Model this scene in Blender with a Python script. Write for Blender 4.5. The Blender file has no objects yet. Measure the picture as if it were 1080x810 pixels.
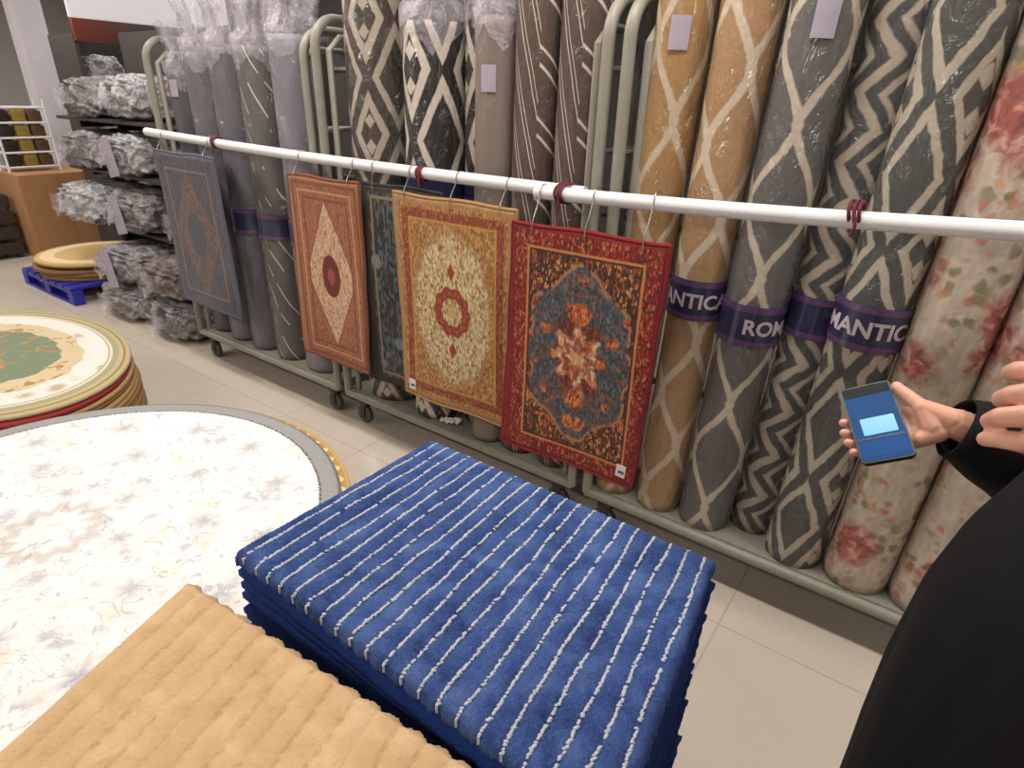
import bpy, bmesh, math, random
import numpy as np
from mathutils import Vector, Matrix
random.seed(7); RNG=np.random.default_rng(7)
PI=math.pi
SC=bpy.context.scene
COL=SC.collection
# ------------------------------------------------------------------ helpers
def lin(c):
    return tuple(((x/255)/12.92 if x/255<=.04045 else ((x/255+.055)/1.055)**2.4) for x in c)+(1.0,)
class Mat:
    """small expression builder for procedural materials"""
    def __init__(s,name):
        s.m=bpy.data.materials.new(name); s.m.use_nodes=True
        s.nt=s.m.node_tree; s.nt.nodes.clear(); s.tc=None
    def n(s,t,**kw):
        o=s.nt.nodes.new(t)
        for k,v in kw.items(): setattr(o,k,v)
        return o
    def link(s,a,b): s.nt.links.new(a,b)
    def put(s,inp,v):
        if isinstance(v,V): v=v.s
        if hasattr(v,'is_output'): s.link(v,inp)
        else: inp.default_value=v
    def math(s,op,*a,clamp=False):
        o=s.n('ShaderNodeMath',operation=op); o.use_clamp=clamp
        for i,x in enumerate(a): s.put(o.inputs[i],x)
        return V(s,o.outputs[0])
    def obj(s):
        if s.tc is None: s.tc=s.n('ShaderNodeTexCoord')
        return s.tc.outputs['Object']
    def xyz(s):
        o=s.n('ShaderNodeSeparateXYZ'); s.link(s.obj(),o.inputs[0])
        return [V(s,o.outputs[i]) for i in range(3)]
    def comb(s,x,y,z=0.0):
        o=s.n('ShaderNodeCombineXYZ')
        for i,v in enumerate((x,y,z)): s.put(o.inputs[i],v)
        return o.outputs[0]
    def noise(s,scale,vec=None,detail=2.0,rough=.5,dist=0.0):
        o=s.n('ShaderNodeTexNoise'); s.link(vec if vec is not None else s.obj(),o.inputs['Vector'])
        o.inputs['Scale'].default_value=scale; o.inputs['Detail'].default_value=detail
        o.inputs['Roughness'].default_value=rough; o.inputs['Distortion'].default_value=dist
        return V(s,o.outputs['Fac'])
    def voro(s,scale,vec=None,rand=1.0,feature='F1'):
        o=s.n('ShaderNodeTexVoronoi',feature=feature); s.link(vec if vec is not None else s.obj(),o.inputs['Vector'])
        o.inputs['Scale'].default_value=scale; o.inputs['Randomness'].default_value=rand
        sep=s.n('ShaderNodeSeparateColor'); s.link(o.outputs['Color'],sep.inputs[0])
        return V(s,o.outputs['Distance']),V(s,sep.outputs[0]),V(s,sep.outputs[1])
    def mix(s,f,a,b):
        o=s.n('ShaderNodeMix',data_type='RGBA'); s.put(o.inputs[0],f)
        for i,c in ((6,a),(7,b)):
            if isinstance(c,tuple) and len(c)==3: c=lin(c)
            s.put(o.inputs[i],c)
        return o.outputs[2]
    def ramp(s,f,stops,const=False):
        o=s.n('ShaderNodeValToRGB'); s.put(o.inputs[0],f)
        r=o.color_ramp; r.interpolation='CONSTANT' if const else 'LINEAR'
        while len(r.elements)<len(stops): r.elements.new(1)
        for e,(p,c) in zip(r.elements,stops): e.position=p; e.color=lin(c)
        return o.outputs[0]
    def bump(s,h,strength=.5,dist=.01,normal=None):
        o=s.n('ShaderNodeBump'); s.put(o.inputs['Height'],h)
        o.inputs['Strength'].default_value=strength; o.inputs['Distance'].default_value=dist
        return o.outputs[0]
    def done(s,col,rough=.8,normal=None,metal=0.0,coat=0.0,coatrough=.1,coatnormal=None,sheen=0.0,spec=.5,emit=None,estr=0.0,sub=0.0,alpha=None,sheencol=None):
        p=s.n('ShaderNodeBsdfPrincipled'); o=s.n('ShaderNodeOutputMaterial')
        if isinstance(col,tuple) and len(col)==3: col=lin(col)
        s.put(p.inputs['Base Color'],col); s.put(p.inputs['Roughness'],rough)
        s.put(p.inputs['Metallic'],metal); s.put(p.inputs['Specular IOR Level'],spec)
        if coat:
            p.inputs['Coat Weight'].default_value=coat; p.inputs['Coat Roughness'].default_value=coatrough
            if coatnormal is not None: s.link(coatnormal,p.inputs['Coat Normal'])
        if sheen: p.inputs['Sheen Weight'].default_value=sheen; p.inputs['Sheen Roughness'].default_value=.4
        if sheen and sheencol: p.inputs['Sheen Tint'].default_value=lin(sheencol)
        if normal is not None: s.link(normal,p.inputs['Normal'])
        if emit is not None:
            s.put(p.inputs['Emission Color'],lin(emit) if isinstance(emit,tuple) and len(emit)==3 else emit); p.inputs['Emission Strength'].default_value=estr
        if sub: p.inputs['Subsurface Weight'].default_value=sub; p.inputs['Subsurface Scale'].default_value=.01
        if alpha is not None: s.put(p.inputs['Alpha'],alpha)
        s.link(p.outputs[0],o.inputs[0]); s.m['k']=1
        return s.m
class V:
    def __init__(s,m,sock): s.m=m; s.s=sock
    def __add__(s,o): return s.m.math('ADD',s,o)
    __radd__=__add__
    def __sub__(s,o): return s.m.math('SUBTRACT',s,o)
    def __rsub__(s,o): return s.m.math('SUBTRACT',o,s)
    def __mul__(s,o): return s.m.math('MULTIPLY',s,o)
    __rmul__=__mul__
    def __truediv__(s,o): return s.m.math('DIVIDE',s,o)
    def abs(s): return s.m.math('ABSOLUTE',s)
    def sin(s): return s.m.math('SINE',s)
    def cos(s): return s.m.math('COSINE',s)
    def sqrt(s): return s.m.math('SQRT',s)
    def frac(s): return s.m.math('FRACT',s)
    def floor(s): return s.m.math('FLOOR',s)
    def pp(s,p): return s.m.math('PINGPONG',s,p)
    def lt(s,t): return s.m.math('LESS_THAN',s,t)
    def gt(s,t): return s.m.math('GREATER_THAN',s,t)
    def min(s,o): return s.m.math('MINIMUM',s,o)
    def max(s,o): return s.m.math('MAXIMUM',s,o)
    def atan2(s,o): return s.m.math('ARCTAN2',s,o)
    def pow(s,p): return s.m.math('POWER',s,p)
    def sl(s,e,w):   # 1 below e, 0 above, soft over w
        return s.m.math('MULTIPLY',(e+w/2)-s if not isinstance(e,V) else (e+w/2)-s,1.0/w,clamp=True)
def flat(name,col,rough=.6,**k):
    return Mat(name).done(col,rough,**k)

def mesh_obj(name,verts,faces,mats,parent=None,smooth=True,loc=None,mi=None):
    me=bpy.data.meshes.new(name); me.from_pydata([tuple(v) for v in verts],[],[tuple(int(i) for i in f) for f in faces]); me.update()
    for m in (mats if isinstance(mats,(list,tuple)) else [mats]): me.materials.append(m)
    if mi is not None: me.polygons.foreach_set('material_index',np.asarray(mi,dtype=np.int32))
    if smooth: me.polygons.foreach_set('use_smooth',[True]*len(me.polygons))
    o=bpy.data.objects.new(name,me); COL.objects.link(o)
    if parent: o.parent=parent
    if loc is not None: o.location=loc
    return o
class MB:
    """collects shapes, then builds one mesh"""
    def __init__(s): s.v=[]; s.f=[]; s.mi=[]; s.cur=0
    def add(s,v,f):
        b=len(s.v); s.v+=[tuple(x) for x in v]
        for q in f: s.f.append(tuple(i+b for i in q)); s.mi.append(s.cur)
        return s
    def box(s,c,d,bev=.0,rot=None):
        bm=bmesh.new(); bmesh.ops.create_cube(bm,size=1)
        for v in bm.verts: v.co=Vector((v.co.x*d[0],v.co.y*d[1],v.co.z*d[2]))
        if bev: bmesh.ops.bevel(bm,geom=bm.edges[:],offset=bev,segments=2,affect='EDGES',profile=.6)
        M=Matrix.Translation(c)@(rot.to_4x4() if rot else Matrix())
        bm.verts.index_update()
        s.add([M@v.co for v in bm.verts],[[v.index for v in f.verts] for f in bm.faces]); bm.free(); return s
    def tube(s,pts,r,n=12,caps=True,closed=False):
        P=[Vector(p) for p in pts]; N=len(P); rs=r if isinstance(r,(list,tuple)) else [r]*N
        rings=[]; up=None; vs=[]
        for i,p in enumerate(P):
            if closed: t=(P[(i+1)%N]-P[i-1]).normalized()
            else: t=(P[min(i+1,N-1)]-P[max(i-1,0)]).normalized()
            if up is None:
                up=Vector((0,0,1)) if abs(t.z)<.9 else Vector((1,0,0))
            a=up-t*up.dot(t); a.normalize(); up=a; b=t.cross(a)
            for k in range(n):
                w=2*PI*k/n; vs.append(p+(a*math.cos(w)+b*math.sin(w))*rs[i])
        fs=[]
        for i in range(N if closed else N-1):
            j=(i+1)%N
            for k in range(n):
                fs.append((i*n+k,i*n+(k+1)%n,j*n+(k+1)%n,j*n+k))
        if caps and not closed:
            fs.append(tuple(range(n))[::-1]); fs.append(tuple((N-1)*n+k for k in range(n)))
        return s.add(vs,fs)
    def lathe(s,prof,n=32,c=(0,0,0),axis='z'):
        vs=[];fs=[]
        for r,z in prof:
            for k in range(n):
                w=2*PI*k/n; q=(r*math.cos(w),r*math.sin(w),z)
                if axis=='x': q=(z,q[0],q[1])
                if axis=='y': q=(q[1],z,q[0])
                vs.append((q[0]+c[0],q[1]+c[1],q[2]+c[2]))
        for i in range(len(prof)-1):
            for k in range(n): fs.append((i*n+k,i*n+(k+1)%n,(i+1)*n+(k+1)%n,(i+1)*n+k))
        fs.append(tuple(range(n))[::-1]); fs.append(tuple((len(prof)-1)*n+k for k in range(n)))
        return s.add(vs,fs)
    def build(s,name,mats,parent=None,smooth=True,loc=None):
        o=mesh_obj(name,s.v,s.f,mats,parent,False,loc,s.mi)
        if smooth:
            me=o.data; me.polygons.foreach_set('use_smooth',[True]*len(me.polygons))
            try: me.set_sharp_from_angle(angle=math.radians(40))
            except Exception: pass
        return o
def tag(o,label=None,cat=None,group=None,kind=None):
    if label: o['label']=label
    if cat: o['category']=cat
    if group: o['group']=group
    if kind: o['kind']=kind
    return o
def empty(name,loc=(0,0,0),rz=0):
    o=bpy.data.objects.new(name,None); COL.objects.link(o); o.location=loc; o.rotation_euler=(0,0,rz); o.empty_display_size=.1
    return o
def kids(o): return [c for c in COL.objects if c.parent==o]
def copy_tree(o,parent=None):
    c=o.copy(); COL.objects.link(c)
    if parent is not None: c.parent=parent
    for ch in kids(o): copy_tree(ch,c)
    return c
def struct(o): o['kind']='structure'; return o

# ------------------------------------------------------------------ camera
F=636.832
R=np.array([[0.80990519,0.27051324,-0.52045766],[0.58594507,-0.33247838,0.73900372],[0.02686937,-0.90348255,-0.42778186]])
cd=bpy.data.cameras.new('camera'); cam=bpy.data.objects.new('camera',cd); COL.objects.link(cam)
cd.sensor_width=36; cd.lens=F/1080*36; cd.clip_start=.02; cd.clip_end=100
Mx=Matrix([[R[i][0],-R[i][1],-R[i][2],(0,0,1.6)[i]] for i in range(3)]+[[0,0,0,1]])
cam.matrix_world=Mx; SC.camera=cam
def cpt(px,py,d):    # place where a sight line lies at depth d (used once to find real positions)
    r=R@np.array([(px-540)/F*d,(py-405)/F*d,d]); return Vector((r[0],r[1],r[2]+1.6))

# ------------------------------------------------------------------ materials
def m_floor():
    m=Mat('floor_tile'); x,y,z=m.xyz()
    gx=((x+.28)/.6).pp(.5)*.6; gy=((y-.46)/.6).pp(.5)*.6
    g=gx.min(gy); line=g.lt(.0022)
    n1=m.noise(3,detail=4); n2=m.noise(40,detail=2)
    c=m.mix(n1,(190,177,163),(200,188,175)); c=m.mix((n2*.25),c,(176,162,148)); c=m.mix(line*.55,c,(140,127,115))
    dust=m.noise(9,detail=5); 
    return m.done(c,.27,m.bump(line*-1.0,.25,.002),spec=.5)
def m_plain(name,col,var=.12,sc=30,rough=.85,**k):
    m=Mat(name); n=m.noise(sc,detail=4)
    c2=tuple(int(v*(1-var*2)) for v in col)
    return m.done(m.mix(n,c2,col),rough,m.bump(n,.3,.002),**k)
def film(m,scale=14,strength=.9):
    v=m.n('ShaderNodeMapping'); v.inputs['Scale'].default_value=(1,1,.45); v.inputs['Rotation'].default_value=(.35,.3,0); m.link(m.obj(),v.inputs[0])
    a=m.noise(scale,v.outputs[0],detail=4,rough=.55,dist=1.6)
    return m.bump(a,strength,.11)
def roll_uv(m,r):
    x,y,z=m.xyz(); u=y.atan2(x)*r
    return u,z
def fibre(m,sc=260): return m.noise(sc,detail=2)
def m_trellis(name,r,base,line,nW,P,wid,coat=.75):
    m=Mat(name); u,v=roll_uv(m,r); W=2*PI*r/nW
    ph=v*(2*PI/P); s=ph.sin()*(W*.15)+((v/P+.25).pp(.5)*4.0-1.0)*(W*.12)
    wob=(m.noise(25,detail=2)-.5)*.014
    d1=((u-s+wob)/W).pp(.5)*W; d2=((u+s+W/2+wob)/W).pp(.5)*W
    d=d1.min(d2); f=d.sl(wid,.006)
    n=m.noise(70,detail=3); n3=m.noise(7,detail=2)
    b=m.mix(n,tuple(int(c*.72) for c in base),base); b=m.mix(n3*.5,b,tuple(min(255,int(c*1.2)) for c in base))
    l=m.mix(n,tuple(int(c*.85) for c in line),line)
    return m.done(m.mix(f,b,l),.85,m.bump(n,.35,.004),coat=1.0,coatrough=.06,coatnormal=film(m))
def m_zig(name,r,base,line,coat=.75):
    """stepped lightning columns: wide soft zigzag bands"""
    m=Mat(name); u,v=roll_uv(m,r); W=2*PI*r/4
    wob=(m.noise(16,detail=3)-.5)*.035
    t=u+((v+wob)/.085).pp(1.0)*.075-.04
    k=(t/W).frac()
    band=(k-.3).abs().sl(.13,.06).max((k-.78).abs().sl(.085,.06))
    n=m.noise(70,detail=3)
    b=m.mix(n,tuple(int(c*.7) for c in base),base); l=m.mix(n,tuple(int(c*.85) for c in line),line)
    return m.done(m.mix(band,b,l),.85,m.bump(n,.35,.004),coat=1.0,coatrough=.06,coatnormal=film(m))
def m_diamond(name,r,dark,light,nW,P,coat=.6,inner=.055,a=.028,wob_=.02):
    m=Mat(name); u,v=roll_uv(m,r); W=2*PI*r/nW
    wob=(m.noise(20,detail=2)-.5)*wob_
    uu=(u/W+.5).pp(.5)*W+wob; vv=((v/P+.5).pp(.5)*P+wob)      # distance to the cell's centre lines
    uc=W/2-uu; vc=P/2-vv
    d=(uc*1.2+(vc-inner).abs())                               # two small diamonds above each other
    big=uc*1.15*(P/W)*.75+vc*.75+wob
    def band(x,lo,hi): return x.gt(lo)*x.lt(hi)
    dot=d.sl(a,.008)
    sel=dot.max(((big-P*.235).abs()).sl(P*.055,.008)).max((big-P*.50).abs().sl(P*.05,.008))
    n=m.noise(70,detail=3)
    b=m.mix(n,tuple(int(c*.65) for c in dark),dark); l=m.mix(n,tuple(int(c*.85) for c in light),light)
    return m.done(m.mix(sel,b,l),.85,m.bump(n,.35,.004),coat=1.0,coatrough=.06,coatnormal=film(m))
def m_curves(name,r,base,line,slope=2.3,P=.21,coat=.5,base2=None):
    m=Mat(name); u,v=roll_uv(m,r)
    n=m.noise(50,detail=3); w=(m.noise(6,detail=1)-.5)*.04
    t=((v+u*slope+u*u*3.0+w)/P).frac()
    l=((t-.3).abs().sl(.03,.02)).max((t-.55).abs().sl(.024,.02))
    b=m.mix(n,tuple(int(c*.75) for c in base),base)
    return m.done(m.mix(l,b,line),.85,m.bump(n,.3,.003),coat=coat,coatrough=.08,coatnormal=film(m))
def m_floral(name,r):
    m=Mat(name); u,v=roll_uv(m,r)
    vec=m.comb(u,v,0.0)
    w=m.noise(12,vec,detail=2); vec2=m.comb(u+(w-.5)*.05,v+(m.noise(14,vec,detail=2)-.5)*.06,0.0)
    d,c1,c2=m.voro(6.5,vec2,.85)
    n=m.noise(60,detail=3); st=m.noise(24,m.comb(u*2.2,v*.7,0.0),detail=3)
    base=m.mix(st,(150,132,114),(216,202,184)); base=m.mix(n*.35,base,(140,124,106))
    rn=m.noise(30,vec2,detail=3,dist=.6)
    rose=m.ramp(rn,[(.3,(112,46,46)),(.5,(158,72,66)),(.66,(206,146,130)),(.8,(150,120,96))])
    leaf=m.mix(n,(84,84,54),(132,126,90))
    dl,l1,l2=m.voro(27,vec2,1.0)
    patch=m.noise(7,vec,detail=2)
    f_leaf=dl.sl(.46,.25)*l1.gt(.45)*patch.sl(.52,.15)
    f_rose=(d+(rn-.5)*.35).sl(.46,.22)*c1.gt(.38)
    dot,k1,k2=m.voro(34,vec2,1.0)
    f_red=dot.sl(.42,.3)*k1.gt(.74)
    c=m.mix(f_leaf*.85,base,leaf); c=m.mix(f_red*.7,c,m.mix(k2,(160,76,62),(196,140,100))); c=m.mix(f_rose*.9,c,rose)
    return m.done(c,.85,m.bump(n,.35,.004),coat=.5,coatrough=.12,coatnormal=film(m))
def m_grey(name,base,dark,coat=.9,swirl=False,r=.12):
    m=Mat(name); u,v=roll_uv(m,r)
    n=m.noise(40,detail=3); big=m.noise(5,m.comb(u,v*.4,0.0),detail=3,dist=.5)
    c=m.mix(big,dark,base); c=m.mix(n*.3,c,dark)
    if swirl:
        w=(m.noise(4,m.comb(u,v,0.0),detail=1)-.5)*.12
        t=((v+u*1.1-u*u*4+w)/.16).frac(); l=(t-.5).abs().sl(.035,.03)*m.noise(9,detail=1).gt(.48)
        c=m.mix(l,c,(196,194,188))
    return m.done(c,.7,m.bump(n,.2,.003),coat=coat,coatrough=.12,coatnormal=film(m,10,1.0))

MT={}
MT['tube']=m_plain('painted_tube',(146,141,128),.07,20,.42,spec=.5)
MT['rail']=m_plain('white_pipe',(226,226,228),.02,8,.28)
MT['dark']=m_plain('dark_metal',(40,37,35),.2,20,.5)
MT['rubber']=m_plain('caster_rubber',(88,82,76),.2,40,.6)
MT['steel']=flat('bright_wire',(190,190,188),.25,metal=1.0)
MT['maroon']=m_plain('maroon_cord',(112,28,52),.15,200,.7)
MT['paper']=m_plain('white_paper',(232,228,226),.03,50,.6)
MT['lilac']=m_plain('lilac_paper',(170,160,176),.06,30,.5,coat=.5,coatrough=.15)
MT['print']=m_plain('grey_print',(96,92,100),.05,60,.7)
MT['navy']=m_plain('navy_band',(38,40,78),.12,60,.5,coat=.6,coatrough=.12)
MT['purple']=m_plain('purple_edge',(98,62,108),.12,60,.5,coat=.6,coatrough=.12)
MT['letter']=m_plain('pale_lettering',(206,190,196),.05,40,.5)
MT['core']=m_plain('rug_back',(120,98,72),.2,120,.9)
MT['wood']=m_plain('pallet_wood',(120,92,62),.25,14,.8)
MT['black_cloth']=None

# ------------------------------------------------------------------ setting
def room():
    X0,X1,Y0,Y1,H=-13.5,3.2,-3.4,5.6,3.05
    fl=MB().box(((X0+X1)/2,(Y0+Y1)/2,-.05),(X1-X0,Y1-Y0,.1)).build('floor',m_floor(),smooth=False); fl.data.transform(Matrix()); struct(fl)
    wm=m_plain('white_wall_paint',(206,202,200),.03,6,.8); cm=m_plain('ceiling_paint',(226,224,222),.02,5,.85); gm=m_plain('gap_shade_wall',(70,66,64),.06,6,.85)  # back wall coloured dark to stand in for shade between the rolls
    struct(MB().box(((X0+X1)/2,(Y0+Y1)/2,H+.05),(X1-X0,Y1-Y0,.1)).build('ceiling',cm,smooth=False))
    struct(MB().box((X0-.05,(Y0+Y1)/2,H/2),(.1,Y1-Y0+.2,H)).build('wall_left',wm,smooth=False))
    struct(MB().box((X1+.05,(Y0+Y1)/2,H/2),(.1,Y1-Y0+.2,H)).build('wall_right',wm,smooth=False))
    struct(MB().box(((X0+X1)/2,Y1+.05,H/2),(X1-X0,.1,H)).build('wall_back',gm,smooth=False))
    struct(MB().box(((X0+X1)/2,Y0-.05,H/2),(X1-X0,.1,H)).build('wall_front',wm,smooth=False))
    cp=MB().box((-8.42,2.95,H/2),(.26,.26,H-.004),.012); cp.box((-8.42,2.95,.06),(.30,.30,.12),.01)
    struct(cp.build('trim_1',m_plain('column_paint',(206,200,208),.03,6,.6),smooth=True))
room()

# lights: rows of fluorescent panel fixtures in the ceiling
def ceiling_lights():
    fm=flat('light_frame',(220,220,220),.4); dm=Mat('light_diffuser').done((250,245,238),.4,emit=(255,248,238),estr=1.6)
    first=None; k=0
    spots=[(x,y) for x in (-9.6,-7.0,-4.6,-2.6,-.7,1.4) for y in (-1.5,1.38,4.1) if not (y>4 and x>-4)]
    for (x,y) in spots:
        if first is None:
            first=empty('ceiling_light',(x,y,3.05))
            b=MB()
            for sx in (-1,1): b.box((sx*.61,0,-.03),(.03,.34,.06),.006)
            for sy in (-1,1): b.box((0,sy*.155,-.03),(1.19,.03,.06),.006)
            b.box((0,0,-.006),(1.19,.28,.012))
            b.build('frame',fm,first)
            MB().box((0,0,-.03),(1.19,.28,.03),.006).build('diffuser',dm,first)
            o=first
        else:
            o=copy_tree(first); o.location=(x,y,3.05)
        tag(o,'white rectangular ceiling light panel above the rug displays','ceiling light','ceiling light panels')
        ld=bpy.data.lights.new('lamp','AREA'); ld.shape='RECTANGLE'; ld.size=1.15; ld.size_y=.26
        e={-1.5:4.5,1.38:14.5,4.1:4.5}[y]
        if y==1.38 and -3<x<0: e=20.0
        if x<-4: e=15.0
        ld.energy=e; ld.color=(1.0,.955,.90)
        lo=bpy.data.objects.new('lamp',ld); COL.objects.link(lo); lo.location=(0,0,-.06); lo.parent=o
ceiling_lights()
w=bpy.data.worlds.new('world'); SC.world=w; w.use_nodes=True
w.node_tree.nodes['Background'].inputs[0].default_value=(.9,.87,.85,1); w.node_tree.nodes['Background'].inputs[1].default_value=.05

# ------------------------------------------------------------------ roll carts
YF=1.85
def cart(x0,x1,label,depth=.30,ztop=1.87,crossbars=True):
    t=empty('roll_cart',((x0+x1)/2,YF+depth/2,0)); L=(x1-x0)/2; D=depth/2
    # base
    b=MB(); z=.165
    b.tube([(-L,-D,z),(L,-D,z),(L,D,z),(-L,D,z)],.02,10,closed=True)
    for k in range(1,5):
        xx=-L+2*L*k/5; b.tube([(xx,-D,z),(xx,D,z)],.012,8)
    b.build('base_frame',MT['tube'],t)
    MB().box((0,0,z+.018),(2*L-.02,2*D-.01,.012)).build('base_tray',MT['tube'],t,smooth=False)
    for sx in (-1,1):
        h=MB(); r=.11 if D>.11 else D*.95
        pts=[(sx*L,-D,z)]
        for k in range(9):
            a=PI*k/8/2; pts.append((sx*L,-D+r-r*math.cos(a),ztop-r+r*math.sin(a)))
        for k in range(9):
            a=PI/2-PI*k/8/2; pts.append((sx*L,D-r+r*math.cos(a),ztop-r+r*math.sin(a)))
        pts.append((sx*L,D,z)); h.tube(pts,.02,12)
        h.tube([(sx*(L-.05),-D+.03,z),(sx*(L-.05),-D+.03,ztop-.12),(sx*(L-.05),-D+.09,ztop-.07),(sx*(L-.05),D-.09,ztop-.07),(sx*(L-.05),D-.03,ztop-.12),(sx*(L-.05),D-.03,z)],.014,10)
        for zz in (.55,1.0,1.45): h.tube([(sx*L,-D,zz),(sx*L,D,zz)],.01,8)
        h.build('end_hoop',MT['tube'],t)
    bk=MB()
    for zz in (.6,1.2,1.7): bk.tube([(-L,D,zz),(L,D,zz)],.014,8)
    bk.build('back_rail',MT['tube'],t)
    for sx in (-1,1):
        for sy in (-1,1):
            c=MB().box((sx*(L-.08),sy*D*.8,.125),(.06,.04,.035),.004)
            c.box((sx*(L-.08),sy*D*.8-.019,.08),(.03,.004,.09)); c.box((sx*(L-.08),sy*D*.8+.019,.08),(.03,.004,.09))
            co=c.build('caster',MT['dark'],t)
            MB().lathe([(.012,-.014),(.045,-.014),(.05,-.009),(.05,.009),(.045,.014),(.012,.014)],24,(sx*(L-.08),sy*D*.8,.0505),'y').build('wheel',MT['rubber'],co)
    return tag(t,label,'rug trolley',None)
ca=cart(-3.80,-2.44,'beige tube trolley at the far left holding the plain grey rug rolls',.34,1.84)
cb=cart(-2.36,-.985,'middle tube trolley holding the dark brown and black patterned rug rolls',.34,1.88)
cc=cart(-.915,.66,'beige tube trolley on the right holding tan, grey and floral rug rolls',.26,1.88)

# ------------------------------------------------------------------ rug rolls
def text_mesh(txt,size):
    cu=bpy.data.curves.new('t','FONT'); cu.body=txt; cu.size=size; cu.extrude=0; cu.resolution_u=3; cu.offset=.0018
    o=bpy.data.objects.new('t',cu); COL.objects.link(o)
    dg=bpy.context.evaluated_depsgraph_get(); me=bpy.data.meshes.new_from_object(o.evaluated_get(dg))
    bm=bmesh.new(); bm.from_mesh(me)
    bmesh.ops.triangulate(bm,faces=bm.faces[:])
    bmesh.ops.subdivide_edges(bm,edges=[e for e in bm.edges if e.calc_length()>.012],cuts=2)
    bm.verts.index_update()
    v=[tuple(q.co) for q in bm.verts]; f=[[q.index for q in g.verts] for g in bm.faces]
    bm.free(); bpy.data.objects.remove(o); bpy.data.curves.remove(cu); bpy.data.meshes.remove(me)
    return v,f
def rug_roll(x0,x1,r,h,mat,label,rz=0,yc=None,z0=.19,band=None,txt=None,tphase=0,tagz=None,group=None,wrap=False,bandh=.13):
    """x0: centre at the base, x1: centre at 1.45 m up (they lean a little)"""
    yc=YF+r if yc is None else yc
    rnd=random.Random(int((x0+9)*1000))
    n=56; zs=list(np.linspace(0,h,60)); vs=[];fs=[]
    ph=[rnd.uniform(0,6.28) for _ in range(6)]
    for i,z in enumerate(zs):
        for k in range(n):
            a=2*PI*k/n
            rr=r*(1-.006-.012*math.sin(2*a+ph[0]+z*1.1)**2-.010*(.5+.5*math.sin(3*a+ph[1]-z*2.3))-.008*(.5+.5*math.sin(5*a+9*z+ph[2])))
            if i==0 or i==len(zs)-1: rr*=.955
            vs.append((rr*math.cos(a),rr*math.sin(a),z))
    for i in range(len(zs)-1):
        for k in range(n): fs.append((i*n+k,i*n+(k+1)%n,(i+1)*n+(k+1)%n,(i+1)*n+k))
    N=len(fs)
    # rolled ends: a spiral step towards the hollow core
    for end,zz,sg in ((0,0,-1),(len(zs)-1,h,1)):
        prev=[end*n+k for k in range(n)]
        for q in range(1,9):
            rr=r*.95*(1-q/9.5); cur=[]
            dz=-sg*(.004 if q%2 else .0)-sg*.0
            for k in range(n):
                a=2*PI*k/n; cur.append(len(vs)); vs.append((rr*math.cos(a),rr*math.sin(a),zz+dz))
            for k in range(n):
                fs.append((prev[k],prev[(k+1)%n],cur[(k+1)%n],cur[k]) if sg>0 else (prev[(k+1)%n],prev[k],cur[k],cur[(k+1)%n]))
            prev=cur
        fs.append(tuple(prev) if sg>0 else tuple(prev[::-1]))
    t=empty('rug_roll',(x0,yc,z0)); lean=math.atan2(x1-x0,1.45); t.rotation_euler=(0,lean,0)
    o=mesh_obj('carpet',vs,fs,[mat,MT['core']],t,True,mi=[0]*N+[1]*(len(fs)-N)); o.rotation_euler=(0,0,rz)
    fl=mesh_obj  # noqa
    # the free edge of the carpet running down the roll
    e=MB(); er=r*1.0
    if band:
        zb=band-z0; hb=bandh
        b=MB(); b.lathe([(r+.0015,zb-hb/2),(r+.003,zb-hb/2),(r+.003,zb+hb/2),(r+.0015,zb+hb/2)],56)
        bo=b.build('label_band',MT['navy'],t)
        p=MB()
        for s_ in (-1,1): p.lathe([(r+.003,zb+s_*hb*.42-hb*.07),(r+.0042,zb+s_*hb*.42-hb*.07),(r+.0042,zb+s_*hb*.42+hb*.07),(r+.003,zb+s_*hb*.42+hb*.07)],56)
        p.build('purple_border',MT['purple'],bo)['label']='purple border stripes'
        if txt:
            v,f=text_mesh(txt,hb*.50)
            vv=[]
            for (tx,ty,tz) in v:
                a=tphase+tx/(r+.003); vv.append(((r+.0046)*math.cos(a),(r+.0046)*math.sin(a),zb-hb*.17+ty))
            mesh_obj('lettering',vv,f,MT['letter'],bo,False)['label']='pale lettering on the navy band'
    if tagz:
        a=tphase if not txt else -1.9
        a=-PI/2+.25; c=[]
        b=MB(); wv=.055; hv=.085; k=6; vs2=[];fs2=[]
        for i in range(k+1):
            aa=a+(i/k-.5)*wv/r
            for zz in (-hv/2,hv/2): vs2.append(((r+.003)*math.cos(aa),(r+.003)*math.sin(aa),tagz-z0+zz))
        for i in range(k): fs2.append((2*i,2*i+2,2*i+3,2*i+1))
        po=mesh_obj('paper_label',vs2,fs2,MT['lilac'],t); po['label']='lilac paper label under the film'
        vs3=[];fs3=[]
        for zz in (-.022,.0,.02):
            b0=len(vs3)
            for i in range(k+1):
                aa=a+(i/k-.5)*wv*.7/r
                for dz in (-.004,.004): vs3.append(((r+.0037)*math.cos(aa),(r+.0037)*math.sin(aa),tagz-z0+zz+dz))
            for i in range(k): fs3.append((b0+2*i,b0+2*i+2,b0+2*i+3,b0+2*i+1))
    if wrap:  # clear film gathered in a ragged bunch above the roll
        vs4=[];fs4=[];n4=48; prof=[(1.02,-.07),(1.03,-.03),(1.02,.005),(.90,.035),(.70,.065),(.58,.10),(.66,.145),(.80,.19),(.92,.225)]
        for i,(q,zz) in enumerate(prof):
            for k in range(n4):
                a=2*PI*k/n4; am=(0 if i<2 else .05 if i<3 else .17)
                rr=r*(q+am*math.sin(9*a+i*.7+ph[0])+am*.7*math.sin(17*a+ph[1])+am*.6*rnd.uniform(-1,1)); 
                vs4.append((rr*math.cos(a),rr*math.sin(a),h+zz+(.035*math.sin(4*a+ph[2])+rnd.uniform(-.015,.015) if i==0 else 0 if i<3 else rnd.uniform(-.018,.018))))
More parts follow.
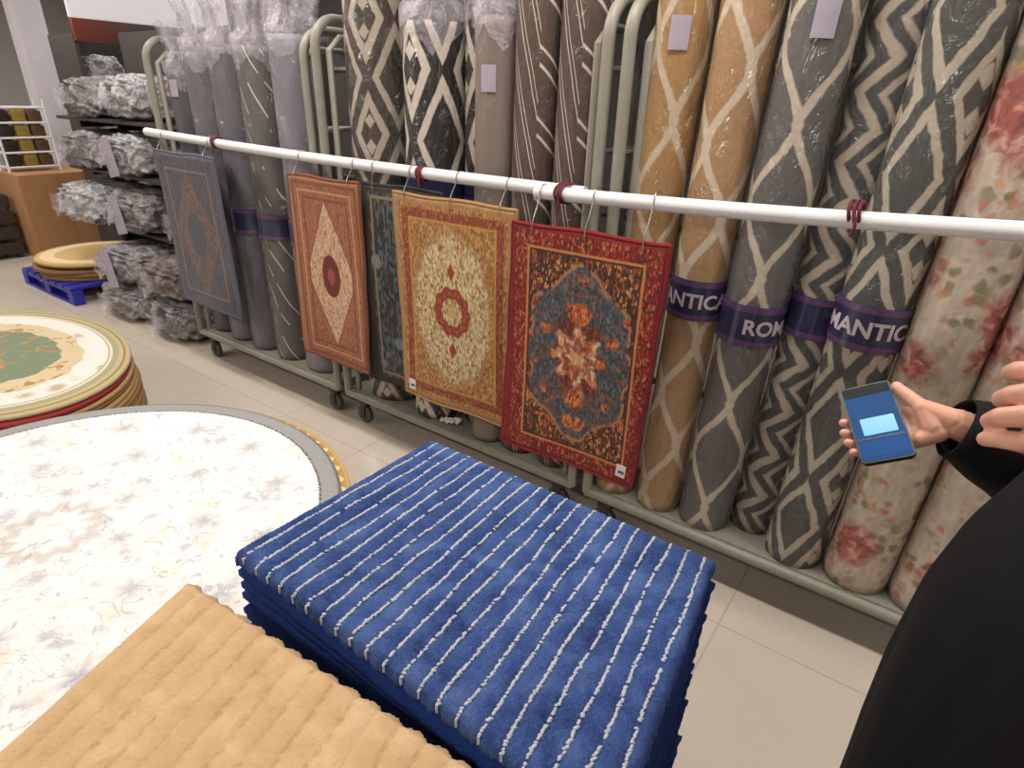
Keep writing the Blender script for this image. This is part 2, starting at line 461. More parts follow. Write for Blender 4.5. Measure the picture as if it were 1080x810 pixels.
        for i in range(len(prof)-1):
            for k in range(n4): fs4.append((i*n4+k,i*n4+(k+1)%n4,(i+1)*n4+(k+1)%n4,(i+1)*n4+k))
        wo=mesh_obj('plastic_wrap',vs4,fs4,MT['wrap'],t); wo['label']='clear plastic film bunched over the top end'
    return tag(t,label,'rolled rug',group)
def m_wrap():
    m=Mat('clear_film'); n=m.noise(22,detail=4,rough=.6,dist=1.5)
    p=m.n('ShaderNodeBsdfPrincipled'); tr=m.n('ShaderNodeBsdfTransparent'); mx=m.n('ShaderNodeMixShader'); o=m.n('ShaderNodeOutputMaterial')
    p.inputs['Base Color'].default_value=lin((214,206,214)); p.inputs['Roughness'].default_value=.14
    m.link(m.bump(n,.7,.02),p.inputs['Normal'])
    m.put(mx.inputs[0],m.math('MULTIPLY_ADD',n,.75,-.12,clamp=True))
    m.link(tr.outputs[0],mx.inputs[1]); m.link(p.outputs[0],mx.inputs[2]); m.link(mx.outputs[0],o.inputs[0])
    return m.m
MT['wrap']=m_wrap()
HN=-PI/2   # angle facing the aisle
# right trolley
GD=(92,88,86); GL=(186,172,154)
rug_roll(-.838,-.792,.086,2.25,m_trellis('tan_trellis_carpet',.086,(158,120,74),(196,176,150),3,.42,.0125),'tan trellis rug roll at the left end of the right trolley, beside the post',rz=.5,tagz=1.78)
rug_roll(-.650,-.608,.086,2.25,m_trellis('tan_pale_trellis_carpet',.086,(162,126,86),(204,186,162),3,.40,.014),'tan trellis rug roll in shiny film, next to the grey trellis roll',rz=-.4,band=1.03,txt='ROMANTICA',tphase=HN-2.72)
rug_roll(-.470,-.420,.094,2.25,m_trellis('grey_trellis_carpet',.094,GD,(194,180,160),3,.42,.0125),'dark grey rug roll with a cream trellis pattern, navy band reads ROM',rz=.2,band=.985,txt='ROMANTICA',tphase=HN+.02,tagz=1.80)
rug_roll(-.312,-.248,.084,2.25,m_zig('grey_zigzag_carpet',.084,(84,82,82),GL),'grey and cream zigzag rug roll with a blank navy band',rz=.9,band=1.02,yc=2.03)
rug_roll(-.150,-.098,.094,2.25,m_diamond('grey_diamond_carpet',.094,(80,78,75),(182,170,152),3,.36,.6,.044,.028,.028),'grey rug roll with cream concentric diamonds, directly left of the floral rolls',rz=1.4,band=1.05,txt='ROMANTICA',tphase=HN-2.25)
rug_roll(.044,.092,.100,2.2,m_floral('cream_rose_carpet',.096),'cream rug roll with red roses, directly right of the grey diamond roll',rz=.4)
rug_roll(.240,.287,.100,2.2,m_floral('cream_rose_carpet_repeat',.096),'cream floral rug roll at the right edge, behind the person in black',rz=2.1)
rug_roll(.438,.483,.100,2.2,m_trellis('brown_trellis_carpet',.096,(120,100,80),(190,176,156),3,.36,.012),'brown trellis rug roll farthest right, hidden behind the person in black')
# middle trolley
rug_roll(-2.145,-2.135,.160,2.1,m_diamond('taupe_lattice_carpet',.160,(70,58,50),(176,162,146),4,.42,.5,.05,.03,.02),'thick cream and dark brown lattice rug roll at the left end of the middle trolley',rz=.35,yc=2.02)
rug_roll(-1.825,-1.81,.130,1.66,m_diamond('black_cream_diamond_carpet',.130,(34,26,22),(206,194,180),3,.50,.45,.06,.034,.014),'black and cream diamond rug roll with plastic bunched on top, left of its smaller twin',rz=.42,band=1.26,wrap=True,yc=1.985,bandh=.09)
rug_roll(-1.602,-1.59,.086,1.70,m_diamond('black_cream_carpet_repeat',.088,(34,26,22),(202,190,176),2,.50,.45,.06,.034,.014),'narrow black and cream rug roll squeezed beside the plain taupe roll',rz=.9,yc=2.035,band=1.26,wrap=True,bandh=.09)
rug_roll(-1.477,-1.464,.081,1.66,m_grey('taupe_carpet',(134,118,108),(108,94,86),.5,False,.082),'plain taupe rug roll with plastic gathered over its top',wrap=True,tagz=1.66)
rug_roll(-1.310,-1.298,.083,2.1,m_curves('brown_arc_carpet',.084,(92,72,62),(196,184,172)),'brown rug roll with thin pale curved lines, beside the plain taupe roll',rz=2.2,yc=1.945)
rug_roll(-1.128,-1.118,.084,2.1,m_curves('brown_arc_carpet_repeat',.084,(88,70,60),(190,178,166)),'brown rug roll with thin pale curved lines, beside the trolley end post',rz=2.0,yc=1.945)
rug_roll(-1.222,-1.210,.050,2.05,m_grey('slate_carpet',(88,82,88),(66,62,68),.7,False,.05),'slim dark slate rug roll between the two brown curved-line rolls',yc=2.09)
# left trolley
rug_roll(-3.665,-3.66,.100,1.50,m_grey('dark_slate_carpet',(92,92,96),(60,60,64),.9,False,.1),'dark slate grey rug roll in film at the far left end of the left trolley',wrap=True,tagz=1.60,yc=1.98)
rug_roll(-3.44,-3.43,.112,1.58,m_grey('mid_grey_carpet',(116,111,117),(76,73,77),.9,False,.112),'mid grey film-wrapped rug roll, second from the left trolley end',wrap=True,yc=1.975)
rug_roll(-3.20,-3.19,.112,1.60,m_grey('lilac_grey_carpet',(114,109,116),(72,69,74),.9,False,.112),'lilac grey film-wrapped rug roll left of the swirl-line roll',wrap=True,band=.95,yc=1.97)
rug_roll(-2.955,-2.945,.112,1.60,m_grey('grey_swirl_carpet',(104,100,96),(74,72,68),.8,True,.112),'grey rug roll with thin white swirl lines on the left trolley',wrap=True,band=.95,yc=1.97)
rug_roll(-2.68,-2.665,.132,1.64,m_grey('lavender_carpet',(138,132,142),(98,94,102),.9,False,.132),'pale lavender grey rug roll at the right end of the left trolley',wrap=True,band=.95,yc=1.99)

# ------------------------------------------------------------------ hanging rail
def rail(xa,za,xb,zb,y,label):
    o=MB(); P=[(xa+(xb-xa)*k/24,y,za+(zb-za)*k/24-.012*math.sin(PI*k/24)) for k in range(25)]
    o.tube(P,.0225,16); o=o.build('hanging_rail',MT['rail'])
    return tag(o,label,'rail')
rail(-3.86,1.372,-1.0,1.325,1.80,'long white pipe rail tied along the front of the left and middle rug trolleys')
rail(-1.16,1.318,.62,1.395,1.757,'white pipe rail tied across the tan, grey and floral rug rolls on the right')
def tie(x,y,z,label,long=False):
    t=MB()
    for dx in (-.012,.0,.011):
        rr=.027 if not long else .03
        t.tube([(x+dx+.003*math.sin(2*a),y+(.022 if long else 0)+(rr+(.022 if long else 0))*math.cos(a),z+rr*math.sin(a)) for a in np.linspace(0,2*PI,22)[:-1]],.0045,8,closed=True)
    t.tube([(x,y-.027,z),(x+.01,y-.035,z-.03),(x+.004,y-.03,z-.055)],.004,8)
    return tag(t.build('cord_tie',MT['maroon']),label,'tie')
tie(-1.06,1.757,1.322,'maroon cord tie binding the two white pipe rails where they overlap',True)
tie(-.205,1.757,1.366,'maroon cord tie around the white rail in front of the zigzag roll')
tie(-1.72,1.80,1.324,'maroon cord tie around the white rail above the gold rug')
tie(-3.15,1.80,1.356,'maroon cord tie around the white rail in front of the grey rolls')

# ------------------------------------------------------------------ hanging rugs
def rug_mesh(name,w,h,mat,th=.011,wave=.006,seed=0,skew=0):
    nx,nz=44,60; rnd=random.Random(seed); p=[rnd.uniform(0,6) for _ in range(4)]
    vs=[];fs=[]
    for side in (-1,1):
        for j in range(nz+1):
            for i in range(nx+1):
                x=(i/nx-.5)*w; z=-(j/nz)*h
                y=wave*math.sin(x*9+p[0])*(-z/h)**1.3+wave*.7*math.sin(z*6+p[1]+x*3)-.0
                edge=(i in (0,nx) or j in (0,nz))
                vs.append((x+skew*z+.002*math.sin(z*21+p[2]),y+side*th/2*(.55 if edge else 1),z+.003*math.sin(x*17+p[3])))
    S=(nx+1)*(nz+1)
    for j in range(nz):
        for i in range(nx):
            a=j*(nx+1)+i; b=a+1; c=b+nx+1; d=a+nx+1
            fs.append((a,d,c,b)); fs.append((S+a,S+b,S+c,S+d))
    per=[i for i in range(nx+1)]+[j*(nx+1)+nx for j in range(1,nz+1)]+[nz*(nx+1)+i for i in range(nx-1,-1,-1)]+[j*(nx+1) for j in range(nz-1,0,-1)]
    for k in range(len(per)):
        a,b=per[k],per[(k+1)%len(per)]; fs.append((a,b,S+b,S+a))
    o=mesh_obj(name,vs,fs,mat)
    # overlocked edge binding as its own part
    return o,per,vs
def hang_rug(x,y,z,w,h,mat,bind,label,seed,tagpos=None,rz=0,skew=0):
    o,per,vs=rug_mesh('hanging_rug',w,h,mat,seed=seed,skew=skew)
    o.location=(x,y,z); o.rotation_euler=(0,0,rz)
    b=MB(); b.tube([((vs[i][0]),vs[i][1]+.0045,vs[i][2]) for i in per],.0072,8,closed=True)
    b.build('edge_binding',bind,o)
    if tagpos:
        tx,tz=tagpos
        t=MB().box((tx,-.0115,tz),(.036,.0015,.048),rot=Matrix.Rotation(.06,3,'Y'))
        to=t.build('price_tag',MT['paper'],o,smooth=False); to['label']='small white price tag'
        MB().box((tx+.002,-.0125,tz-.004),(.022,.0008,.012)).build('printed_text',MT['print'],to,smooth=False)
    return tag(o,label,'rug')
def rug_coords(m,w,h):
    x,y,z=m.xyz(); return x,z+h/2
def speckle(m,vec,scale,stops,rot=(0,.5,0)):
    """short slanted tufts of mixed yarn"""
    mp=m.n('ShaderNodeMapping'); mp.inputs['Rotation'].default_value=rot; mp.inputs['Scale'].default_value=(2.4,1,1); m.link(vec,mp.inputs[0])
    d,c,c2=m.voro(scale,mp.outputs[0],1.0)
    return m.ramp(c,stops,True)
def m_red_rug(w,h):
    m=Mat('red_persian_pile'); x,z=rug_coords(m,w,h); vec=m.obj()
    ax,az=x.abs(),z.abs(); e=(w/2-ax).min(h/2-az)
    n=m.noise(60,detail=3); wb=(m.noise(18,detail=2)-.5)*.03
    red=m.mix(n,(84,20,20),(146,38,32))
    bord=speckle(m,vec,85,[(0,(134,36,30)),(.40,(104,28,25)),(.58,(168,80,52)),(.72,(186,116,74)),(.82,(66,48,44)),(.92,(146,56,42))])
    field=speckle(m,vec,80,[(0,(70,40,30)),(.3,(104,62,40)),(.5,(164,88,48)),(.64,(58,56,58)),(.78,(196,140,88)),(.9,(88,34,26))])
    blue=speckle(m,vec,70,[(0,(66,74,80)),(.35,(84,94,100)),(.6,(58,60,64)),(.78,(104,112,114)),(.9,(110,74,54))])
    orange=speckle(m,vec,60,[(0,(176,92,52)),(.4,(208,134,84)),(.7,(128,46,32))])
    # lobed medallion
    th=z.atan2(x); rr=((x/(w*.37))*(x/(w*.37))+(z/(h*.36))*(z/(h*.36))).sqrt()
    lob=1.0+.07*(th*8.0).cos()+wb*3
    medal=(rr/lob)
    d,c1,c2=m.voro(13,m.comb(ax+wb,z+wb,0.0),.75)
    blossom=(d+(m.noise(50,detail=2)-.5)*.2).sl(.36,.12)*c1.gt(.22)
    rim=(medal-.98).abs().sl(.022,.03)*m.noise(20,detail=2).gt(.42)
    inside=medal.sl(.98,.03)
    c=m.mix(blossom*c2.gt(.5),field,orange)
    c=m.mix(inside,c,blue); c=m.mix(rim,c,(168,124,84))
    vine=(m.noise(16,m.comb(ax,z,0.0),detail=1,dist=1.2)-.5).abs().sl(.022,.02)
    c=m.mix(vine*inside*.7,c,(146,84,52))
    c=m.mix(blossom*inside,c,orange)
    star=((rr*2.2)/(1.0+.16*(th*6.0).cos()+wb*26))
    c=m.mix(star.sl(1.0,.12),c,speckle(m,vec,55,[(0,(104,48,38)),(.4,(136,74,52)),(.75,(84,40,34))])); 
    petal=speckle(m,vec,46,[(0,(214,150,108)),(.5,(190,98,60)),(.8,(226,196,160))])
    r2=(x*x+z*z*.8).sqrt(); nz=(m.noise(34,detail=3)-.5)
    flower=r2/(1.0+.22*(th*8.0).cos()+nz*.9)
    c=m.mix(flower.sl(.086,.02)*.9,c,petal); c=m.mix((flower-.046).abs().sl(.012,.01)*.7,c,(108,46,36)); c=m.mix(flower.sl(.016,.01)*.8,c,(206,168,128))
    for zz in (.16,-.16):
        dd=((x*x)+((z+zz)*(z+zz))).sqrt(); c=m.mix(dd.sl(.04+0.0,.01),c,orange)
    c=m.mix(e.sl(.082,.004),c,(64,40,34)); c=m.mix(e.sl(.076,.004),c,bord); c=m.mix((e-.07).abs().sl(.004,.003),c,(188,130,74)); c=m.mix(e.sl(.016,.004),c,red)
    return m.done(c,.95,m.bump(fibre(m,320),.5,.004),sheen=.12)
def m_gold_rug(w,h):
    m=Mat('gold_persian_pile'); x,z=rug_coords(m,w,h); vec=m.obj()
    ax,az=x.abs(),z.abs(); e=(w/2-ax).min(h/2-az); n=m.noise(60,detail=3); wb=(m.noise(14,detail=2)-.5)*.05
    tan=m.mix(n,(140,98,58),(184,142,96))
    gold=speckle(m,vec,75,[(0,(160,114,60)),(.35,(178,134,78)),(.6,(140,92,50)),(.8,(190,154,100)),(.93,(136,72,46))])
    red=speckle(m,vec,80,[(0,(132,62,42)),(.5,(150,80,52)),(.75,(166,112,68)),(.9,(116,50,36))])
    ivory=speckle(m,vec,70,[(0,(196,172,128)),(.35,(214,196,156)),(.6,(172,142,94)),(.8,(150,116,72)),(.93,(146,84,54))])
    rr=((x/(w*.33))*(x/(w*.33))+(z/(h*.36))*(z/(h*.36))).sqrt(); th=z.atan2(x)
    oval=rr/(1.0+.03*(th*12.0).cos()+wb*2)
    c=m.mix(oval.sl(1.0,.16),gold,ivory); c=m.mix((oval-1.0).abs().sl(.015,.03)*.5,c,(150,92,56))
    md=(((x)*(x))+((z)*(z))*.8).sqrt(); mdl=md/(1.0+.05*(th*10.0).cos()+wb*2)
    c=m.mix(mdl.sl(.092,.006),c,(148,56,38)); c=m.mix(mdl.sl(.052,.006),c,ivory); c=m.mix(mdl.sl(.022,.005),c,(198,160,100))
    c=m.mix((mdl-.072).abs().sl(.008,.004),c,red)
    for zz in (.165,-.165):
        dd=(x.abs()*1.8+(z+zz).abs()); c=m.mix(dd.sl(.036,.008),c,(150,56,38))
    c=m.mix(e.sl(.088,.004),c,(186,138,70)); c=m.mix(e.sl(.08,.004),c,red); c=m.mix(e.sl(.045,.004),c,gold); c=m.mix(e.sl(.028,.004),c,tan)
    return m.done(c,.95,m.bump(fibre(m,320),.5,.004),sheen=.12)
def m_terracotta(w,h):
    m=Mat('terracotta_pile'); x,z=rug_coords(m,w,h); vec=m.obj()
    ax,az=x.abs(),z.abs(); e=(w/2-ax).min(h/2-az); n=m.noise(60,detail=3); wb=(m.noise(14,detail=2)-.5)*.06
    ter=speckle(m,vec,70,[(0,(148,94,66)),(.4,(162,106,76)),(.75,(134,80,56))])
    deep=m.mix(n,(112,66,48),(140,86,62))
    cream=speckle(m,vec,75,[(0,(194,158,126)),(.4,(208,178,148)),(.7,(176,132,102)),(.92,(160,90,64))])
    dia=ax/(w*.36)+az/(h*.40)+wb
    c=m.mix(dia.sl(1.0,.03),ter,cream); c=m.mix((dia-1.0).abs().sl(.025,.02),c,(140,78,50))
    rr=((x/.062)*(x/.062)+(z/.10)*(z/.10)).sqrt()+wb
    c=m.mix(rr.sl(1.0,.08),c,m.mix(n,(84,22,24),(124,44,38))); c=m.mix(rr.sl(.4,.1),c,(150,72,56))
    c=m.mix(e.sl(.095,.004),c,(120,70,46)); c=m.mix(e.sl(.086,.004),c,ter); c=m.mix((e-.06).abs().sl(.004,.003),c,(196,140,96)); c=m.mix(e.sl(.034,.004),c,deep); c=m.mix(e.sl(.018,.004),c,(160,106,76))
    return m.done(c,.95,m.bump(fibre(m,320),.5,.004),sheen=.12)
def m_slate_rug(w,h):
    m=Mat('slate_pile'); x,z=rug_coords(m,w,h); vec=m.obj()
    ax,az=x.abs(),z.abs(); e=(w/2-ax).min(h/2-az); n=m.noise(50,detail=3); wb=(m.noise(14,detail=2)-.5)*.1
    f=speckle(m,vec,60,[(0,(102,82,80)),(.4,(84,70,72)),(.7,(120,98,90)),(.9,(70,66,76))])
    b=speckle(m,vec,60,[(0,(66,66,78)),(.5,(82,78,88)),(.8,(98,78,76))])
    rr=((x/(w*.15))*(x/(w*.15))+(z/(h*.14))*(z/(h*.14))).sqrt()+wb
    c=m.mix((ax/(w*.38)+az/(h*.42)+wb).sl(1.0,.05),b,f); c=m.mix(rr.sl(1.0,.1),c,m.mix(n,(52,54,66),(78,80,92)))
    c=m.mix(e.sl(.09,.004),c,b); c=m.mix((e-.085).abs().sl(.006,.004),c,(120,104,100)); c=m.mix(e.sl(.022,.004),c,m.mix(n,(74,74,88),(98,98,112)))
    return m.done(c,.95,m.bump(fibre(m,320),.5,.004),sheen=.1,coat=.35,coatrough=.15)
def m_teal_rug(w,h):
    m=Mat('dark_teal_pile'); x,z=rug_coords(m,w,h); vec=m.obj()
    e=(w/2-x.abs()).min(h/2-z.abs()); n=m.noise(50,detail=3)
    f=speckle(m,vec,40,[(0,(44,44,48)),(.35,(64,62,58)),(.55,(98,88,70)),(.72,(72,92,100)),(.86,(52,42,38))])
    d,c1,c2=m.voro(9,m.comb(x,z,0.0),.9)
    c=m.mix(d.sl(.3,.1)*c1.gt(.5),f,m.mix(n,(84,104,112),(126,140,142))); c=m.mix(e.sl(.03,.004),c,(48,44,44)); c=m.mix((e-.05).abs().sl(.006,.004),c,(132,112,86))
    return m.done(c,.95,m.bump(fibre(m,320),.5,.004),sheen=.1)
hang_rug(-.93,1.706,1.222,.565,.862,m_red_rug(.565,.862),m_plain('red_binding',(136,28,34),.1,200,.9),'red bordered hanging rug with slate blue lobed medallion, rightmost on the rail',1,tagpos=(.215,-.80),skew=.03)
hang_rug(-1.535,1.752,1.250,.600,.872,m_gold_rug(.6,.872),m_plain('tan_binding',(176,134,88),.1,200,.9),'gold and ivory hanging rug with a small red medallion, left of the red one',2,tagpos=(-.235,-.82),skew=-.012)
hang_rug(-2.28,1.752,1.262,.480,.872,m_terracotta(.48,.872),m_plain('brown_binding',(128,76,50),.1,200,.9),'terracotta hanging rug with a cream diamond and dark maroon oval centre',3,skew=.03)
hang_rug(-1.83,1.782,1.265,.440,.90,m_teal_rug(.44,.90),m_plain('black_binding',(46,42,42),.1,200,.9),'dark teal floral rug hanging partly hidden behind the gold one',4,skew=.05)
hang_rug(-3.42,1.752,1.285,.600,.855,m_slate_rug(.6,.855),m_plain('slate_binding',(96,98,112),.1,200,.9),'slate grey hanging rug with faded border, leftmost on the rail',5,skew=-.0)
# wire hooks: a ring over the rail and a bent hook through the rug
HK=[(-1.13,1.706,1.222,1.757,1.3205),(-.93,1.706,1.222,1.757,1.329),(-.73,1.706,1.222,1.757,1.338),
    (-1.77,1.752,1.250,1.80,1.328),(-1.53,1.752,1.250,1.80,1.3255),(-1.30,1.752,1.250,1.80,1.325),
    (-2.46,1.752,1.262,1.80,1.338),(-2.10,1.752,1.262,1.80,1.334),
    (-3.66,1.752,1.285,1.80,1.367),(-3.20,1.752,1.285,1.80,1.3575),(-1.98,1.782,1.265,1.80,1.332)]
HL=['left of three steel hooks holding the red bordered rug','middle of three steel hooks holding the red bordered rug','right of three steel hooks holding the red bordered rug',
 'left of three steel hooks holding the gold rug','middle of three steel hooks holding the gold rug','right of three steel hooks holding the gold rug',
 'left steel hook holding the terracotta rug','right steel hook holding the terracotta rug','left steel hook holding the slate grey rug','right steel hook holding the slate grey rug','steel hook holding the dark teal rug']
for (x,y,z,ry,rzz),l in zip(HK,HL):
    t=MB(); P=[]
    for a in np.linspace(-.15*PI,1.25*PI,18): P.append((x,ry+.0255*math.cos(PI-a),rzz+.0255*math.sin(a)))
    P=P[::-1]
    P+= [(x+.002,y-.012,(z+rzz)/2)] if False else []
    P.append((x,y-.012,z+.01)); P.append((x,y-.014,z-.012)); P.append((x,y-.011,z-.022)); P.append((x,y-.004,z-.026))
    t.tube(P,.0022,8); tag(t.build('rail_hook',MT['steel']),l,'hook')

# ------------------------------------------------------------------ floor mats in the foreground
def grid_mat(name,corners,th,nx,ny,topfn,mats,edge=.012,ragged=.002,seed=0):
    """corners: near-left, near-right, far-right, far-left (x,y); a soft mat with rounded pile edges"""
    rg=np.random.default_rng(seed)
    u=np.linspace(0,1,nx+1); v=np.linspace(0,1,ny+1); U,Vv=np.meshgrid(u,v)
    A,B,C_,D=[np.array(c,float) for c in corners]
    X=(1-U)*(1-Vv)*A[0]+U*(1-Vv)*B[0]+U*Vv*C_[0]+(1-U)*Vv*D[0]
    Y=(1-U)*(1-Vv)*A[1]+U*(1-Vv)*B[1]+U*Vv*C_[1]+(1-U)*Vv*D[1]
    W=np.linalg.norm(B-A); Hh=np.linalg.norm(D-A)
    e=np.minimum(np.minimum(U,1-U)*W,np.minimum(Vv,1-Vv)*Hh)
    t=np.clip(e/edge,0,1); roundz=np.sqrt(1-(1-t)**2)
    Z=th*(.45+.55*roundz)
    dx,dy,dz=topfn(U,Vv,W,Hh,rg)
    Z=Z+dz*(.35+.65*t); X=X+dx; Y=Y+dy
    vs=np.stack([X,Y,Z],-1).reshape(-1,3).tolist(); S=len(vs)
    fs=[]
    idx=np.arange(S).reshape(ny+1,nx+1)
    a=idx[:-1,:-1].ravel();b=idx[:-1,1:].ravel();c=idx[1:,1:].ravel();d=idx[1:,:-1].ravel()
    fs=np.stack([a,b,c,d],1).tolist()
    per=list(idx[0,:])+list(idx[1:,-1])+list(idx[-1,:-1][::-1])+list(idx[1:-1,0][::-1])
    n=len(per); low=[]
    for p in per:
        q=vs[p]; low.append(len(vs)); vs.append([q[0],q[1],0.0])
    for k in range(n): fs.append([per[k],low[k],low[(k+1)%n],per[(k+1)%n]])
    fs.append(low[::-1])
    return vs,fs,(X,Y,Z,U,Vv)
def m_blue():
    m=Mat('blue_pile'); n=m.noise(420,detail=2,rough=.6); b=m.noise(14,detail=3,dist=.6)
    d,c,_=m.voro(330)
    col=m.ramp(b,[(.3,(40,60,110)),(.5,(60,84,142)),(.72,(84,110,164))]); col=m.mix(n*.4,col,(26,42,92)); col=m.mix(c.gt(.86)*.3,col,(88,114,172))
    return m.done(col,.9,m.bump(n,.8,.004),sheen=.35,sheencol=(110,140,210),spec=.25)
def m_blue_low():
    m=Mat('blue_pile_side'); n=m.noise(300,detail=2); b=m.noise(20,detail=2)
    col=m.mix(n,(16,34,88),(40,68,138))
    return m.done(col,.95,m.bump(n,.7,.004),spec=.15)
NS=21
def blue_mat():
    corners=[(-1.0,.462),(-.135,.452),(-.207,1.038),(-.99,1.035)]
    th=.034
    def sx(k,v): # stripe position along the width, slightly wandering
        base=(k+.75)/(NS+.35); return base+.0022*np.sin(v*9+k*1.3)+.0012*np.sin(v*23+k*2.1)
    def top(U,Vv,W,H,rg):
        s=(U*(NS+.35)-.75); f=s-np.floor(s)
        rib=.0075*np.sin(PI*f)**.6-.0055
        hf=rg.normal(0,.0011,U.shape); hf2=.0016*np.sin(U*37+Vv*11)*np.sin(Vv*19-U*5)
        dx=rg.normal(0,.0006,U.shape); dy=rg.normal(0,.0006,U.shape)
        near=(Vv<.001)|(Vv>.999); dy=dy+near*(.006*np.sin(PI*f)**.8-.003)*np.where(Vv<.5,-1,1)+near*rg.normal(0,.0014,U.shape)
        side=(U<.001)|(U>.999); dx=dx+side*rg.normal(0,.0014,U.shape)
        return dx,dy,rib+hf+hf2
    vs,fs,g=grid_mat('mat',corners,th,300,210,top,None,.016,seed=3)
    mi=[0]*len(fs)
    # white yarn tufts in rows
    X,Y,Z,U,Vv=g; rg=np.random.default_rng(5)
    A,B,C_,D=[np.array(c,float) for c in corners]
    oct_v=[]; 
    bm=bmesh.new(); bmesh.ops.create_icosphere(bm,subdivisions=1,radius=1); bm.verts.index_update()
    iv=[tuple(v.co) for v in bm.verts]; jf=[[v.index for v in f.verts] for f in bm.faces]; bm.free()
    for k in range(NS):
        n=128
        for i in range(n):
            v=(i+.5)/n+rg.uniform(-.002,.002)
            if rg.random()<.10+.10*math.sin(v*40+k*2)**2*(v>.45): continue
            u=float(sx(k,v))+rg.normal(0,.0009); v_=min(max(v,0.006),.992)
            p=(1-u)*(1-v_)*A+u*(1-v_)*B+u*v_*C_+(1-u)*v_*D
            e=min(v_*.575,(1-v_)*.575); t=min(1,e/.016); z=th*(.45+.55*math.sqrt(1-(1-t)**2))-.0012+.0016*math.sin(u*37+v_*11)*math.sin(v_*19-u*5)
            ln=rg.uniform(.0036,.0060); wd=rg.uniform(.0022,.0033); an=rg.normal(1.05,.35); tilt=rg.uniform(-.3,.5)
            Mr=Matrix.Rotation(an,3,'Z')@Matrix.Rotation(tilt,3,'Y')
            b=len(vs)
            for (ix,iy,iz) in iv:
                q=Mr@Vector((ix*ln,iy*wd,iz*.0030)); vs.append([p[0]+q.x,p[1]+q.y,z-.0004+q.z])
            for f in jf: fs.append([f[0]+b,f[1]+b,f[2]+b]); mi.append(1)
        # the row folds over the near edge
        for i in range(4):
            u=float(sx(k,0)); p=(1-u)*A+u*B; b=len(vs)
            for (ix,iy,iz) in iv: vs.append([p[0]+ix*.0025+rg.normal(0,.0005),p[1]-.001+iy*.0025,.012-.0+i*.0045+iz*.004])
            for f in jf: fs.append([f[0]+b,f[1]+b,f[2]+b]); mi.append(1)
    wm=Mat('white_yarn'); wn=wm.noise(300,detail=2); wmat=wm.done(wm.mix(wn,(150,154,162),(214,217,220)),.9,sheen=.2)
    o=mesh_obj('floor_mat',vs,fs,[m_blue(),wmat],None,True,mi=mi)
    return o,corners
bm_top,bcorn=blue_mat()
BZ=.14; NB=19; TB=.0295
zt=.76-.034
bm_top.location=(0,0,zt); tag(bm_top,'blue mat with thin white tufted stripes, topmost of its stack','floor mat','striped blue mats in the stack')
def low_mat(name,corners,th,mat,seed,ribs=0):
    def top(U,Vv,W,H,rg):
        z=-.0035-.0*U; return 0*U+((U<.001)|(U>.999))*rg.normal(0,.0012,U.shape),((Vv<.001)|(Vv>.999))*rg.normal(0,.0012,U.shape),z+0*U
    vs,fs,g=grid_mat(name,corners,th,60,44,top,None,.014,seed=seed)
    return mesh_obj(name,vs,fs,mat)
cen=(-.585,.745)
lowc=[(c[0]-cen[0],c[1]-cen[1]) for c in bcorn]
zs=np.linspace(BZ,zt,NB+1); tb=zs[1]-zs[0]
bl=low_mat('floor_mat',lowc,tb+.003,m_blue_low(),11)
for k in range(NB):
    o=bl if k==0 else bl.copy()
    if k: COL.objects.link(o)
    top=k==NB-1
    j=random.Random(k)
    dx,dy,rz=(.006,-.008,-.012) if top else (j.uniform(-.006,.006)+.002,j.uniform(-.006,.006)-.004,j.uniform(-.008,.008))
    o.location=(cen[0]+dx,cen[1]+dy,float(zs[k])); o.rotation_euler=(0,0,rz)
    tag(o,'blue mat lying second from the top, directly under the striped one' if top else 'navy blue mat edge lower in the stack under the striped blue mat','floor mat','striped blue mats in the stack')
def pallet(name,loc,sx,sy,mat,label,h=.14,rz=0,first=[None]):
    t=MB()
    n=max(4,int(sx/.13))
    for k in range(n): t.box((-sx/2+sx*(k+.5)/n,0,h-.011),(sx/n*.74,sy,.022),.003)
    for yy in (-1,0,1):
        t.box((0,yy*(sy/2-.04),h-.033),(sx,.08,.022),.003)
        for xx in (-1,0,1): t.box((xx*(sx/2-.05),yy*(sy/2-.04),(h-.044+.022)/2+0.0),(.1,.08,h-.066),.003)
        t.box((0,yy*(sy/2-.04),.011),(sx,.08,.022),.003)
    o=t.build(name,mat,smooth=False); o.location=loc; o.rotation_euler=(0,0,rz)
    return tag(o,label,'pallet')
pallet('pallet',(-.59,.745,0),.76,.54,MT['wood'],'wooden pallet on the floor under the blue mat stack')
def m_beige():
    m=Mat('beige_pile'); n=m.noise(380,detail=2,rough=.6); b=m.noise(16,detail=3,dist=.5)
    col=m.ramp(b,[(.3,(192,158,116)),(.55,(204,171,130)),(.75,(215,184,145))]); col=m.mix(n*.35,col,(184,150,110))
    return m.done(col,.92,m.bump(n,.6,.004),sheen=.25,sheencol=(250,225,190),spec=.2)
